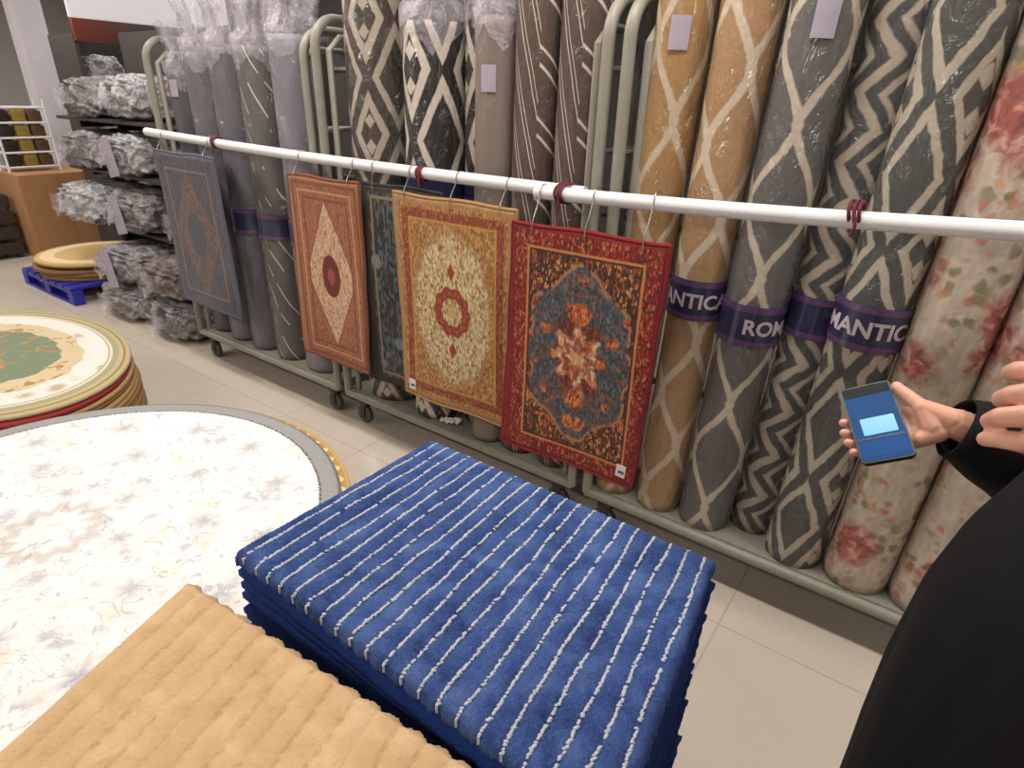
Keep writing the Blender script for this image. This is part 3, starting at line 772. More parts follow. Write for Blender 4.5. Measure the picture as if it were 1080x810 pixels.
def beige_mat():
    corners=[(-.82,-.22),(-.08,-.17),(-.20,.432),(-1.02,.372)]
    NR=18
    def top(U,Vv,W,H,rg):
        s=U*NR; wv=.05*np.sin(Vv*8+np.floor(s)*1.7); f=(s+wv)%1.0
        rib=.0058*np.sin(PI*f)**.6-.005
        cut=((f<.04)|(f>.96)); rib=rib-cut*np.where(np.sin(Vv*150+np.floor(s+.5)*2.2)>-.2,.0022,.0)
        hf=rg.normal(0,.0006,U.shape)
        far=(Vv>.999)|(Vv<.001); dy=far*np.where(Vv>.5,1,-1)*(.012*np.sin(PI*f)**.6-.004)+far*rg.normal(0,.001,U.shape)+rg.normal(0,.0004,U.shape)
        side=(U<.001)|(U>.999); dx=side*rg.normal(0,.0012,U.shape)+rg.normal(0,.0004,U.shape)
        return dx,dy,rib+hf
    vs,fs,g=grid_mat('mat',corners,.032,320,220,top,None,.016,seed=8)
    return mesh_obj('floor_mat',vs,fs,m_beige()),corners
bg,gcorn=beige_mat(); bg.location=(0,0,.74-.032)
tag(bg,'beige ribbed plush mat, topmost of its stack in the near foreground','floor mat','beige mats in the stack')
gc=(-.53,.10); gz=np.linspace(BZ,.74-.032,19)
gl=low_mat('floor_mat',[(c[0]-gc[0],c[1]-gc[1]) for c in gcorn],gz[1]-gz[0]+.003,m_plain('beige_pile_side',(196,162,120),.12,200,.92),12)
for k in range(18):
    o=gl if k==0 else gl.copy()
    if k: COL.objects.link(o)
    j=random.Random(50+k); o.location=(gc[0]+j.uniform(-.005,.005)+.002,gc[1]+j.uniform(-.005,.005)-.006,float(gz[k])); o.rotation_euler=(0,0,j.uniform(-.006,.006))
    tag(o,'beige mat lower in the stack under the ribbed beige one','floor mat','beige mats in the stack')
pallet('pallet',(-.52,.10,0),.66,.50,MT['wood'],'wooden pallet on the floor under the beige mat stack')

# ------------------------------------------------------------------ round and oval rug stacks
def disc_rug(name,ra,rb,th,mat,n=128,seed=0,wave=.002):
    rnd=random.Random(seed); p=[rnd.uniform(0,6) for _ in range(3)]
    prof=[(1.0-.012,0),(1.0-.003,th*.18),(1.0,th*.5),(1.0-.003,th*.85),(1.0-.010,th),(.94,th),(.8,th),(.6,th),(.4,th),(.2,th),(.05,th)]
    vs=[];fs=[]
    for i,(q,z) in enumerate(prof):
        for k in range(n):
            a=2*PI*k/n; wob=1+.0015*math.sin(3*a+p[0])+.001*math.sin(7*a+p[1])
            vs.append((ra*q*wob*math.cos(a),rb*q*wob*math.sin(a),z+ (0)))
    for i in range(len(prof)-1):
        for k in range(n): fs.append((i*n+k,i*n+(k+1)%n,(i+1)*n+(k+1)%n,(i+1)*n+k))
    fs.append(tuple(range(n))[::-1]); fs.append(tuple((len(prof)-1)*n+k for k in range(n)))
    return mesh_obj(name,vs,fs,mat)
def m_white_round(r):
    m=Mat('white_round_pile'); x,y,z=m.xyz(); rr=(x*x+y*y).sqrt(); th=y.atan2(x)
    vec=m.obj(); n=m.noise(120,detail=3); big=m.noise(3.2,detail=5,rough=.62); fine=m.noise(26,detail=4,rough=.7,dist=.8); pat=m.noise(8,detail=3)
    base=m.mix(fine,(222,217,216),(244,241,239))
    base=m.mix(pat.sl(.42,.12)*fine.gt(.5)*.75,base,(178,178,188))
    base=m.mix((m.noise(11,detail=2)).sl(.36,.1)*.45,base,(222,204,182))
    # scrolls
    sc=(m.noise(7,detail=2,dist=2.2)-.5).abs().sl(.012,.012)*pat.gt(.5)
    base=m.mix(sc*.55,base,(156,154,156))
    sc2=(m.noise(13,detail=2,dist=1.5)-.52).abs().sl(.014,.014)*big.gt(.54)
    base=m.mix(sc2*.28,base,(176,158,136))
    # rings of small flowers
    for (R_,N_,s_,ph_,col_) in ((.60,14,.042,.1,(150,152,160)),(.40,9,.046,.4,(176,176,184)),(.20,6,.034,.0,(166,164,170))):
        t=(th/(2*PI)*N_+ph_).frac()-.5
        du=t*(2*PI*R_/N_); dv=rr-R_
        dd=(du*du+dv*dv).sqrt()/(1.0+.28*(dv.atan2(du)*6.0).cos())
        base=m.mix(dd.sl(s_*.9,.03)*.4*n.gt(.36),base,col_)
        base=m.mix(dd.sl(s_*.38,.02)*.45,base,(150,152,160))
    ctr=rr/(1.0+.12*(th*12.0).cos()); base=m.mix((ctr-.11).abs().sl(.02,.02)*.5,base,(170,160,150))
    e=r-rr
    dash=m.noise(40,m.comb(th*2.0,e*3.0,0.0),detail=3)
    bord=m.mix(dash,(128,128,128),(166,166,164)); 
    c=m.mix(e.sl(.066,.004),base,bord); c=m.mix((e-.066).abs().sl(.004,.003)*dash.gt(.45),c,(84,84,86)); c=m.mix(e.sl(.012,.004),c,(116,112,106))
    return m.done(c,.92,m.bump(n,.35,.003),sheen=.1,spec=.25)
def m_border_round(name,r,edge,mid,mark):
    m=Mat(name); x,y,z=m.xyz(); rr=(x*x+y*y).sqrt(); th=y.atan2(x); e=r-rr; n=m.noise(120,detail=3)
    wav=(e-.034+.010*(th*70.0).sin()+(m.noise(30,detail=2)-.5)*.02).abs().sl(.008,.006)
    c=m.mix(e.sl(.064,.004),mid,m.mix(n,tuple(int(v*.75) for v in edge),edge)); c=m.mix(wav*e.lt(.06),c,mark); c=m.mix(e.sl(.010,.003),c,edge)
    return m.done(c,.92,m.bump(n,.35,.003),sheen=.1,spec=.25)
WR=.79; WC=(-1.826,.362)
wp=[m_border_round('gold_round_pile',WR,(196,160,96),(206,180,140),(226,206,160)),m_border_round('red_round_pile',WR,(158,24,22),(120,40,36),(226,206,176)),m_border_round('wheat_round_pile',WR,(206,168,104),(170,120,70),(226,200,150)),m_border_round('grey_round_pile',WR,(140,136,130),(180,176,170),(200,196,190))]
n_w=20; zz=np.linspace(.14,.46,n_w+1); th_w=float(zz[1]-zz[0])
protos=[]
seq=[2,3,0,1,2,3,0,1,3,2,1,0,3,2,1,2,2,1,0]  # bottom to second from top
off={18:(.012,.028,'gold edged round rug directly under the white one'),17:(.036,.0,'red bordered round rug showing its cream scroll edge beside the blue mats'),16:(.048,.012,'wheat coloured round rug peeking out under the red bordered one'),15:(.040,-.02,'wheat edged round rug fourth below the white one')}
base=[disc_rug('round_rug',WR,WR,th_w,mt,seed=3+i) for i,mt in enumerate(wp)]
used=[False]*4
for k in range(19):
    i=seq[k]; o=base[i] if not used[i] else base[i].copy()
    if used[i]: COL.objects.link(o)
    used[i]=True; j=random.Random(k*3)
    dx,dy,lab=off.get(k,(j.uniform(-.02,.01),j.uniform(-.015,.015),None))
    o.location=(WC[0]+dx,WC[1]+dy,float(zz[k])); o.rotation_euler=(0,0,j.uniform(0,6))
    tag(o,lab or 'round rug lower in the stack under the white round one','round rug','round rugs stacked on the floor')
wt=disc_rug('round_rug',WR,WR,th_w,m_white_round(WR),n=160,seed=1); wt.location=(WC[0],WC[1],float(zz[19]))
tag(wt,'white round rug with faint grey flowers and grey border, top of its stack','round rug','round rugs stacked on the floor')
pallet('pallet',(WC[0],WC[1],0),1.1,1.05,MT['wood'],'wooden pallet on the floor under the white round rug stack')

def m_green_oval(a,b):
    m=Mat('green_oval_pile'); x,y,z=m.xyz(); rr=((x/a)*(x/a)+(y/b)*(y/b)).sqrt(); th=(y/b).atan2(x/a)
    n=m.noise(110,detail=3); wb=(m.noise(9,detail=3)-.5)*.12; fl=m.noise(16,detail=3,dist=.8)
    c=m.mix(n,(104,118,94),(132,142,116))
    org=m.mix(n,(158,112,68),(190,148,100))
    c=m.mix(fl.gt(.60),c,org)
    q=rr+wb
    cream=m.mix(n,(190,168,130),(214,196,162)); cream=m.mix(fl.gt(.6),cream,(170,130,80))
    c=m.mix(q.gt(.50),c,cream)
    d,c1,c2=m.voro(6,m.comb(th*.62,rr*1.2,0.0),.7)
    wh=m.mix(n,(206,200,190),(232,228,220)); wh=m.mix(d.sl(.30,.25)*c1.gt(.45)*.7*fl.gt(.42),wh,m.mix(fl,(176,136,84),(150,132,92)))
    c=m.mix(q.gt(.66),c,wh); 
    c=m.mix(rr.gt(.84),c,m.mix(n,(140,136,104),(172,168,134))); c=m.mix((rr-.86).abs().sl(.01,.006),c,(216,204,176)); c=m.mix(rr.gt(.915),c,m.mix(n,(166,148,108),(196,180,140))); c=m.mix((rr-.955).abs().sl(.008,.005),c,(140,120,84))
    return m.done(c,.92,m.bump(n,.35,.003),sheen=.1,spec=.25)
GA,GB=.86,.55; GC=(-3.70,.735); n_g=13; gz2=np.linspace(.12,.38,n_g+1); thg=float(gz2[1]-gz2[0])
gt=disc_rug('oval_rug',GA,GB,thg,m_green_oval(GA,GB),n=144,seed=4); gt.location=(GC[0],GC[1],float(gz2[-2]))
tag(gt,'green and cream oval rug with orange flowers, top of its stack at the left','oval rug','oval rugs stacked on the floor')
gm=[flat('red_oval_edge',(126,26,24),.9,sheen=.1),m_plain('tan_oval_edge',(186,150,98),.12,60,.9),m_plain('ochre_oval_edge',(164,124,74),.12,60,.9)]
gb=[disc_rug('oval_rug',GA,GB,thg,mt,seed=30+i) for i,mt in enumerate(gm)]; used=[False]*3
gseq=[1,2,1,2,2,1,2,1,1,2,1,0]
for k in range(12):
    i=gseq[k]; o=gb[i] if not used[i] else gb[i].copy()
    if used[i]: COL.objects.link(o)
    used[i]=True; j=random.Random(k+70)
    o.location=(GC[0]+(.03 if k==11 else .035+(11-k)*.004+j.uniform(-.012,.012)),GC[1]+j.uniform(-.012,.008)-(.02 if k==11 else .01),float(gz2[k]))
    lab={11:'red edged oval rug directly under the green oval one',10:'tan oval rug second below the green oval one'}.get(k,'tan oval rug edge lower in the stack under the green oval one')
    tag(o,lab,'oval rug','oval rugs stacked on the floor')
pallet('pallet',(GC[0],GC[1],0),1.2,.74,MT['wood'],'wooden pallet on the floor under the green oval rug stack',h=.12)

# beige rounds on a blue plastic pallet far left
BP=flat('blue_plastic',(40,44,150),.4)
BC=(-6.02,2.16)
pallet('plastic_pallet',(BC[0],BC[1],0),1.02,.86,BP,'blue plastic pallet on the floor at the far left',h=.14)
bmats=[m_plain('sand_round_pile',(196,160,108),.1,40,.9),m_plain('brown_round_pile',(150,112,70),.15,40,.9)]
def m_sand_ring(r):
    m=Mat('sand_ring_pile'); x,y,z=m.xyz(); rr=(x*x+y*y).sqrt(); n=m.noise(80,detail=2)
    c=m.mix(n,(186,150,98),(208,174,122)); c=m.mix((rr-.36).abs().sl(.05,.02),c,(224,200,158)); c=m.mix(rr.gt(.46),c,(178,138,84))
    return m.done(c,.92,m.bump(n,.3,.003))
bt=disc_rug('round_rug',.45,.45,.03,m_sand_ring(.45),n=72,seed=2); bt.location=(BC[0]+.02,BC[1],.26); tag(bt,'sandy round rug with a paler ring, top of stack on the blue pallet','round rug','round rugs on the blue pallet')
b1=disc_rug('round_rug',.45,.45,.03,bmats[1],n=72,seed=6)
for k in range(4):
    o=b1 if k==0 else b1.copy()
    if k: COL.objects.link(o)
    if k%2==0 and k: o.data=b1.data
    j=random.Random(k+5); o.location=(BC[0]+j.uniform(-.03,.03),BC[1]+j.uniform(-.03,.03),.14+.03*k)
    tag(o,'brown edged round rug below the sandy ringed one on the blue pallet','round rug','round rugs on the blue pallet')

# ------------------------------------------------------------------ far left: bagged bundles on a shelf rack, carton, wire rack
def m_bag(name,a,b,c_):
    m=Mat(name); n=m.noise(9,detail=5,rough=.65,dist=1.0); d,c1,c2=m.voro(11)
    w=m.noise(30,detail=3,dist=1.5)
    col=m.ramp(n,[(.28,c_),(.42,b),(.52,a),(.64,b),(.74,(216,212,214))]); col=m.mix((c1.gt(.72)*d.sl(.5,.2))*.6,col,c_)  # pale streaks put the crumpled film's highlights into the colour
    return m.done(col,.3,m.bump(w,.9,.03),coat=1.0,coatrough=.1,coatnormal=m.bump(m.noise(24,detail=4,dist=1.8),1.0,.03))
bagm=[m_bag('clear_bag_grey',(164,158,160),(122,116,116),(56,50,48)),m_bag('clear_bag_silver',(206,202,206),(156,152,156),(84,78,76)),m_bag('clear_bag_brown',(142,130,124),(100,86,78),(56,42,34))]
def bag_mesh(name,sx,sy,sz,mat,seed):
    """a rolled rug in a crumpled clear bag: blunt rounded bundle with gathered ends"""
    rnd=np.random.default_rng(seed); bm=bmesh.new(); bmesh.ops.create_icosphere(bm,subdivisions=5,radius=1)
    p=rnd.uniform(0,6,12)
    vs=[]
    for v in bm.verts:
        x,y,z=v.co
        e=.55
        sgn=lambda t:(abs(t)**e)*(1 if t>=0 else -1)
        q=Vector((sgn(x),sgn(y),sgn(z))); q=q/max(1,(abs(q.x)**3+abs(q.y)**3+abs(q.z)**3)**(1/3))
        cr=.035*math.sin(11*x+7*z+p[0])+.035*math.sin(13*y-9*x+p[1])+.03*math.sin(17*z+11*y+p[2])+.025*math.sin(23*x-19*z+p[3])+.02*math.sin(31*y+27*z+p[4])
        pinch=1-.10*math.cos(PI*q.x*2.2+p[5])**2
        k=1-.06+cr*.8
        vs.append((q.x*sx*k,q.y*sy*k*pinch,max(q.z*sz*k*pinch,-sz*.93)))
    bm.verts.index_update(); fs=[[v.index for v in f.verts] for f in bm.faces]; bm.free()
    zmin=min(v[2] for v in vs)
    vs=[(a,b,c-zmin) for a,b,c in vs]
    return mesh_obj(name,vs,fs,mat)
def bagged(loc,s,mi,seed,label,rz=0,tagged=False):
    o=bag_mesh('bagged_rug',s[0],s[1],s[2],bagm[mi],seed); o.location=loc; o.rotation_euler=(0,0,rz)
    # a gathered neck of the bag
    nk=MB(); rnd=random.Random(seed)
    pr=[(.02,.0),(.028,.02),(.05,.05),(.075,.085)]
    vs=[];fs=[]
    for i,(r,d) in enumerate(pr):
        for k in range(24):
            a=2*PI*k/24; rr=r*(1+.3*math.sin(5*a+i)+.12*rnd.uniform(-1,1)); vs.append((rr*math.cos(a)*.8,-s[1]*.86-d,s[2]*1.0+rr*math.sin(a)))
    for i in range(len(pr)-1):
        for k in range(24): fs.append((i*24+k,i*24+(k+1)%24,(i+1)*24+(k+1)%24,(i+1)*24+k))
    mesh_obj('bag_neck',vs,fs,MT['wrap'],o)['label']='gathered neck of the clear bag'
    if tagged:
        t=MB().box((s[0]*.2,-s[1]*1.0,s[2]*.9),(.15,.004,.26),rot=Matrix.Rotation(-.2,3,'Y')); 
        to=t.build('paper_label',MT['lilac'],o,smooth=False); to['label']='large lilac white paper label'
    return tag(o,label,'bagged rug','bagged rugs heaped beside the grey rolls')
BY=2.02
SH=m_plain('shelf_paint',(70,62,58),.15,12,.55)
# wall shelves on a tall panel that carry the upper bags
def bag_rack():
    t=empty('shelf_rack',(-4.98,2.40,0)); W=1.03
    MB().box((0,.35,1.0),(2*W,.03,2.0),.003).build('back_panel',SH,t)  # panel added dark so the gaps between bags read as shade
    for z in (.585,1.0,1.37):
        MB().box((0,.03,z),(2*W,.60,.024),.004).build('shelf',SH,t)
        for x in (-.98,-.33,.33,.98):
            MB().box((x,.10,z-.045),(.012,.46,.06),.002).build('bracket',MT['dark'],t)
    for x in (-.98,.98): MB().box((x,.395,1.0),(.06,.05,2.0),.004).build('upright',MT['dark'],t)
    return tag(t,'dark wall shelves stacked with bagged rugs, left of the grey rug rolls','shelf')
bag_rack()
bagged((-4.24,2.06,0),(.28,.29,.145),0,1,'brown grey bagged rug on the floor, bottom right of the heap')
bagged((-4.95,2.06,0),(.36,.29,.145),0,2,'crumpled grey bagged rug on the floor, bottom left of the heap')
bagged((-4.28,2.08,.27),(.30,.28,.14),2,3,'brown bagged rug, second layer at the right of the heap beside the slate rug')
bagged((-4.94,2.08,.27),(.33,.28,.14),0,4,'grey bagged rug, second layer at the left of the heap with a lilac label',tagged=True)
bagged((-4.30,2.32,.600),(.31,.27,.15),2,5,'dark brown bagged rug on the lowest shelf beside the slate rug')
bagged((-4.98,2.26,.600),(.31,.30,.17),0,11,'grey bagged rug with a long lilac label in the middle of the lowest shelf',tagged=True)
bagged((-5.64,2.20,.600),(.31,.33,.17),1,6,'silvery crumpled bagged rug at the left end of the lowest shelf')
bagged((-4.34,2.36,1.013),(.27,.26,.13),2,7,'brown bagged rug on the middle shelf against the grey rolls')
bagged((-4.95,2.28,1.013),(.29,.29,.155),1,8,'silver bagged rug with lilac label on the middle shelf',tagged=True)
bagged((-5.60,2.26,1.013),(.29,.28,.15),0,12,'grey bagged rug at the left end of the middle shelf')
bagged((-5.50,2.30,1.383),(.29,.26,.15),0,9,'grey bagged rug on the top shelf, left end')
bagged((-4.88,2.32,1.383),(.27,.27,.16),1,13,'silver bagged rug in the middle of the top shelf')
bagged((-4.30,2.38,1.383),(.26,.26,.15),2,10,'brown bagged rug on the top shelf next to the grey rolls')

def carton():
    t=empty('carton',(-7.72,2.47,0)); m=Mat('brown_cardboard'); x,y,z=m.xyz(); n=m.noise(20,detail=3); st=m.noise(60,m.comb(x*.1,y*.1,z),detail=2)
    mat=m.done(m.mix(n*.6+st*.3,(150,108,70),(180,136,92)),.85)
    b=MB(); L,D,H=.41,.33,.80; w=.012
    b.box((L,0,H/2),(w,2*D,H)); b.box((-L,0,H/2),(w,2*D,H)); b.box((0,D,H/2),(2*L,w,H)); b.box((0,-D,H/2),(2*L,w,H)); b.box((0,0,.01),(2*L,2*D,.02))
    b.build('box_body',mat,t,smooth=False)
    MB().box((L*.0,0,H+.004),(2*L+.012,2*D+.012,.008)).build('top_flap',mat,t,smooth=False)
    tp=MB().box((L+.0075,0,H/2),(.002,.06,H)); tp.build('packing_tape',m_plain('tape',(172,130,84),.05,20,.3),t,smooth=False)
    return tag(t,'big brown cardboard carton on the floor at the far left','carton')
carton()
def wire_rack():
    t=empty('wire_rack',(-7.74,2.40,.8085)); 
    b=MB(); W,H,D=.22,.66,.22
    for sx in (-1,1):
        for sy in (-1,1): MB().tube([(sy*D/2,sx*W,0),(sy*D/2,sx*W,H)],.012,8).build('post',MT['rail'],t)
    for k in range(5):
        s=MB(); z=.04+k*.135
        s.tube([(-D/2,-W,z),(D/2,-W,z),(D/2,W,z),(-D/2,W,z)],.010,8,closed=True)
        for q in range(1,9): s.tube([(-D/2,-W+2*W*q/9,z),(D/2,-W+2*W*q/9,z)],.004,6)
        s.build('wire_shelf',MT['rail'],t)
    return tag(t,'white wire rack standing on the brown carton','rack')
wire_rack()
pk=[m_plain('yellow_pack',(178,148,66),.12,20,.5),m_plain('dark_pack',(60,48,42),.2,20,.5),m_plain('brown_pack',(120,88,60),.2,20,.5)]
pos=['bottom','second','third','top']
for k in range(4):
    for q,(yy,mm,nm) in enumerate(((-.135,1,'dark'),(.0,0,'yellow'),(.135,2,'brown'))):
        b=MB().box((0,0,.05),(.15,.115,.10),.012); b.box((.0,0,.104),(.10,.08,.012),.004)
        o=b.build('packet',pk[mm]); o.location=(-7.74,2.40+yy,.8085+.04+k*.135+.0102)
        tag(o,nm+' packet on the '+pos[k]+' wire shelf','packet','packets on the white wire rack')
def crate():
    t=empty('slatted_crate',(-7.86,1.90,0)); b=MB(); m=m_plain('dark_crate_wood',(66,48,38),.25,14,.8)
    for k in range(4):
        z=.10+k*.15
        for sy in (-1,1): b.box((0,sy*.18,z),(.56,.018,.11),.004)
        for sx in (-1,1): b.box((sx*.27,0,z),(.018,.34,.11),.004)
    b.box((0,0,.05),(.52,.34,.02))
    b.build('slat_side',m,t,smooth=False)
    for sx in (-1,1):
        for sy in (-1,1): MB().box((sx*.25,sy*.16,.31),(.03,.03,.62),.003).build('corner_post',m,t)
    return tag(t,'dark slatted wooden crate on the floor left of the brown carton','crate')
crate()
def gondola():
    t=empty('shelf_unit',(-6.80,3.34,0)); W=.72
    MB().box((-.26,0,1.0),(.03,2*W,2.0)).build('back_panel',SH,t,smooth=False)
    for sy in (-1,1): MB().box((0,sy*W,1.0),(.52,.03,2.0),.003).build('side_panel',SH,t)
    for z in (.12,.62,1.10,1.50): MB().box((0,0,z),(.50,2*W-.04,.03),.003).build('shelf',SH,t)
    m=Mat('header_board'); x,y,z=m.xyz()
    hm=m.done(m.mix(m.math('MULTIPLY',y+.72,1.6,clamp=True),(124,52,36),(46,40,40)),.5)
    MB().box((.28,0,2.03),(.05,2*W+.02,.17),.006).build('header_board',hm,t)['label']='dark red and black header board'
    MB().box((.26,0,2.40),(.03,2*W+.02,.56),.006).build('sign_panel',Mat('brightened_sign').done((228,224,226),.5,emit=(240,236,240),estr=.32),t)['label']='blank white sign panel on top'  # panel added for the bright white area; mild glow only brightens it
    return tag(t,'dark shelving unit behind the white column at upper left','shelf')
gondola()
gi=0
for (y,z,s_,mi) in ((2.88,.635,(.2,.2,.18),1),(3.32,.635,(.2,.2,.18),0),(3.76,.635,(.2,.2,.18),2),(2.86,1.115,(.2,.19,.15),1),(3.30,1.115,(.2,.2,.15),2),(3.74,1.115,(.2,.2,.15),0),(2.86,1.515,(.2,.19,.18),1),(3.32,1.515,(.2,.2,.17),2),(3.76,1.515,(.2,.19,.17),0)):
    names=['left','middle','right']; lv={.635:'lower',1.115:'middle',1.515:'upper'}[z]
    o=bag_mesh('bagged_cushion',s_[0],s_[1],s_[2],bagm[mi],60+gi); o.location=(-6.78,y,z)
    tag(o,names[gi%3]+' bagged bundle on the '+lv+' shelf of the dark shelving unit','bagged bundle','bagged bundles on the dark shelving'); gi+=1
# crumpled scrap of paper left on the trolley base
def scrap():
    rg=np.random.default_rng(4); n=9; vs=[];fs=[]
    for j in range(n):
        for i in range(n): vs.append(((i/8-.5)*.10,(j/8-.5)*.05,.012+rg.uniform(-.008,.010)))
    S=len(vs); vs+= [(a,b,c-.0015) for a,b,c in vs]
    for j in range(n-1):
        for i in range(n-1):
            a=j*n+i; fs.append((a,a+1,a+n+1,a+n)); fs.append((S+a,S+a+n,S+a+n+1,S+a+1))
    o=mesh_obj('paper_scrap',vs,fs,MT['paper'],smooth=False); o.location=(-1.69,1.90,.191); o.rotation_euler=(.0,0,.4)
    tag(o,'crumpled white paper scrap on the trolley base below the gold rug','paper')
scrap()
#PERSON-BEGIN
# ------------------------------------------------------------------ the person in black, with hands and phone
def blobs(segs,voxel,smooth=4,name='tmp'):
    """continuous surface grown around tapered bones"""
    bm=bmesh.new(); bmesh.ops.create_icosphere(bm,subdivisions=2,radius=1); bm.verts.index_update()
    iv=np.array([v.co[:] for v in bm.verts]); jf=np.array([[v.index for v in f.verts] for f in bm.faces]); bm.free()
    V_=[];F_=[];n=0
    for (p,q,r1,r2) in segs:
        p=np.array(p,float); q=np.array(q,float); L=np.linalg.norm(q-p); k=max(1,int(L/(min(r1,r2)*.35))+1)
        for i in range(k+1):
            t=i/k; V_.append(iv*(r1+(r2-r1)*t)+p+(q-p)*t); F_.append(jf+n); n+=len(iv)
    me=bpy.data.meshes.new(name); me.from_pydata(np.concatenate(V_).tolist(),[],np.concatenate(F_).tolist())
    o=bpy.data.objects.new(name,me); COL.objects.link(o)
    m=o.modifiers.new('r','REMESH'); m.mode='VOXEL'; m.voxel_size=voxel; m.use_smooth_shade=True
    s=o.modifiers.new('s','SMOOTH'); s.iterations=smooth; s.factor=.5
    dg=bpy.context.evaluated_depsgraph_get(); e=o.evaluated_get(dg); em=e.to_mesh()
    v=[tuple(x.co) for x in em.vertices]; f=[tuple(x.vertices) for x in em.polygons]
    e.to_mesh_clear(); bpy.data.objects.remove(o); bpy.data.meshes.remove(me)
    return v,f
def person():
    skin=Mat('skin'); n=skin.noise(60,detail=3); n2=skin.noise(14,detail=2)
    sm=skin.done(skin.mix(n2,skin.mix(n,(196,142,118),(212,162,138)),(216,160,140)),.5,skin.bump(skin.noise(160,detail=3),.25,.002),sub=.08)
    cl=Mat('black_cloth'); n=cl.noise(220,detail=2); cm=cl.done(cl.mix(n,(7,7,8),(15,15,17)),.8,cl.bump(n,.3,.002),spec=.25)
    # phone frame of reference
    Pc=np.array(cpt(924,445,.97))
    w=np.array([.0561,-.0168,-.0298]); w/=np.linalg.norm(w); l=np.array([-.13,.735,-.66]); l-=w*(l@w); l/=np.linalg.norm(l); nn=-np.cross(w,l)
    Wv,Lv,Nv=R@w,R@l,R@nn
    def H(a,b,c): return tuple(Pc+Wv*a+Lv*b+Nv*c)
    rot=Matrix([[Wv[i],-Lv[i],Nv[i]] for i in range(3)])   # local x right, y up, z out of the screen
    ph=empty('phone',Pc); ph.rotation_euler=rot.to_euler()
    def rrect(sx,sy,r,z0,z1,c=(0,0)):
        pts=[]
        for (cx,cy,a0) in ((sx-r,sy-r,0),(-sx+r,sy-r,90),(-sx+r,-sy+r,180),(sx-r,-sy+r,270)):
            for k in range(7): a=math.radians(a0+k*15); pts.append((c[0]+cx+r*math.cos(a),c[1]+cy+r*math.sin(a)))
        n=len(pts); v=[(x,y,z0) for x,y in pts]+[(x,y,z1) for x,y in pts]
        f=[tuple(range(n))[::-1],tuple(range(n,2*n))]+[(i,(i+1)%n,n+(i+1)%n,n+i) for i in range(n)]
        return v,f
    v,f=rrect(.037,.0765,.009,-.0045,.0040); mesh_obj('case',v,f,flat('phone_black',(18,18,22),.35),ph,False)
    v,f=rrect(.0345,.0735,.007,.0040,.0046); sc=mesh_obj('screen',v,f,Mat('screen_blue').done((6,36,70),.45,spec=.12,emit=(6,84,150),estr=.5),ph,False); sc['label']='lit blue screen'
    v,f=rrect(.0345,.0100,.004,.0046,.0050,(0,.0635)); mesh_obj('status_bar',v,f,flat('bar_dark',(22,25,30),.5,spec=.15),sc,False)['label']='dark strip at the top of the screen'
    v,f=rrect(.024,.0165,.002,.0046,.0052,(.002,-.010)); mesh_obj('picture_tile',v,f,Mat('screen_light').done((60,130,200),.2,emit=(92,166,228),estr=.75),sc,False)['label']='light blue tile'
    v,f=rrect(.033,.0016,.001,.0046,.0051,(.0,-.033)); mesh_obj('divider',v,f,flat('bar_navy',(14,30,60),.3),sc,False)
    v,f=rrect(.032,.016,.010,.0046,.0050,(.0,-.052)); mesh_obj('lower_panel',v,f,Mat('screen_deep').done((6,36,76),.45,spec=.12,emit=(6,88,160),estr=.52),sc,False)
    tag(ph,'phone with a lit blue screen held in the right hand of the person in black','phone')
    # right hand: palm behind the phone, fingertips round its left edge, thumb up the right edge
    wr=H(.102,.020,-.018)
    mc=[H(.036,-.026,-.024),H(.033,-.004,-.028),H(.034,.017,-.027),H(.040,.037,-.022)]
    S=[]
    for m_,r in zip(mc,(.0125,.013,.0125,.011)): S.append((wr,m_,.017,r))
    S.append((mc[0],mc[3],.0105,.0095)); S.append((H(.075,.030,-.016),H(.05,.036,-.018),.016,.013))
    fing=[((-.006,-.022,-.0215),(-.032,-.016,-.0165),(-.0455,-.012,-.001)),((-.012,.001,-.0225),(-.037,.006,-.0165),(-.0485,.010,.001)),((-.010,.022,-.022),(-.036,.027,-.0165),(-.0470,.030,.001)),((.002,.042,-.019),(-.028,.046,-.0155),(-.0440,.048,-.001))]
    for m_,fg,r in zip(mc,fing,(.0092,.0095,.009,.008)):
        a,b,c=[H(*q) for q in fg]; S+=[(m_,a,r*1.12,r),(a,b,r,r*.9),(b,c,r*.9,r*.78)]
    t=[H(.096,.018,-.008),H(.066,-.004,.006),H(.0535,-.030,.0105),H(.0435,-.054,.0105)]
    S+=[(t[0],t[1],.019,.0145),(t[1],t[2],.0125,.0105),(t[2],t[3],.0105,.0082),(H(.07,.022,-.010),t[1],.018,.014)]
    re=(.325,1.125,1.095); rs=(.36,1.03,1.355); lw=tuple(cpt(1190,474,.60)); le=(.40,.590,1.09); ls=(.36,.67,1.355)
    fw=[np.array(wr)+(np.array(re)-np.array(wr))*k for k in (0,.35)]
    S.append((tuple(fw[0]),tuple(fw[1]),.024,.030))
    # left hand: half open, fingers reaching forward one below the other
    def C(a): return tuple(cpt(*a))
    mcL=[C((1120,404,.535)),C((1126,428,.53)),C((1121,453,.53)),C((1112,477,.535))]
    fL=[((1092,392,.505),(1074,391,.515),(1066,393,.53)),((1090,415,.495),(1068,417,.505),(1056,421,.525)),((1080,439,.49),(1056,440,.50),(1044,444,.52)),((1074,466,.495),(1052,463,.505),(1039,463,.52))]
    S2=[]
    for m_,r in zip(mcL,(.0125,.0125,.012,.011)): S2.append((lw,m_,.018,r))
    S2.append((mcL[0],mcL[3],.011,.0095))
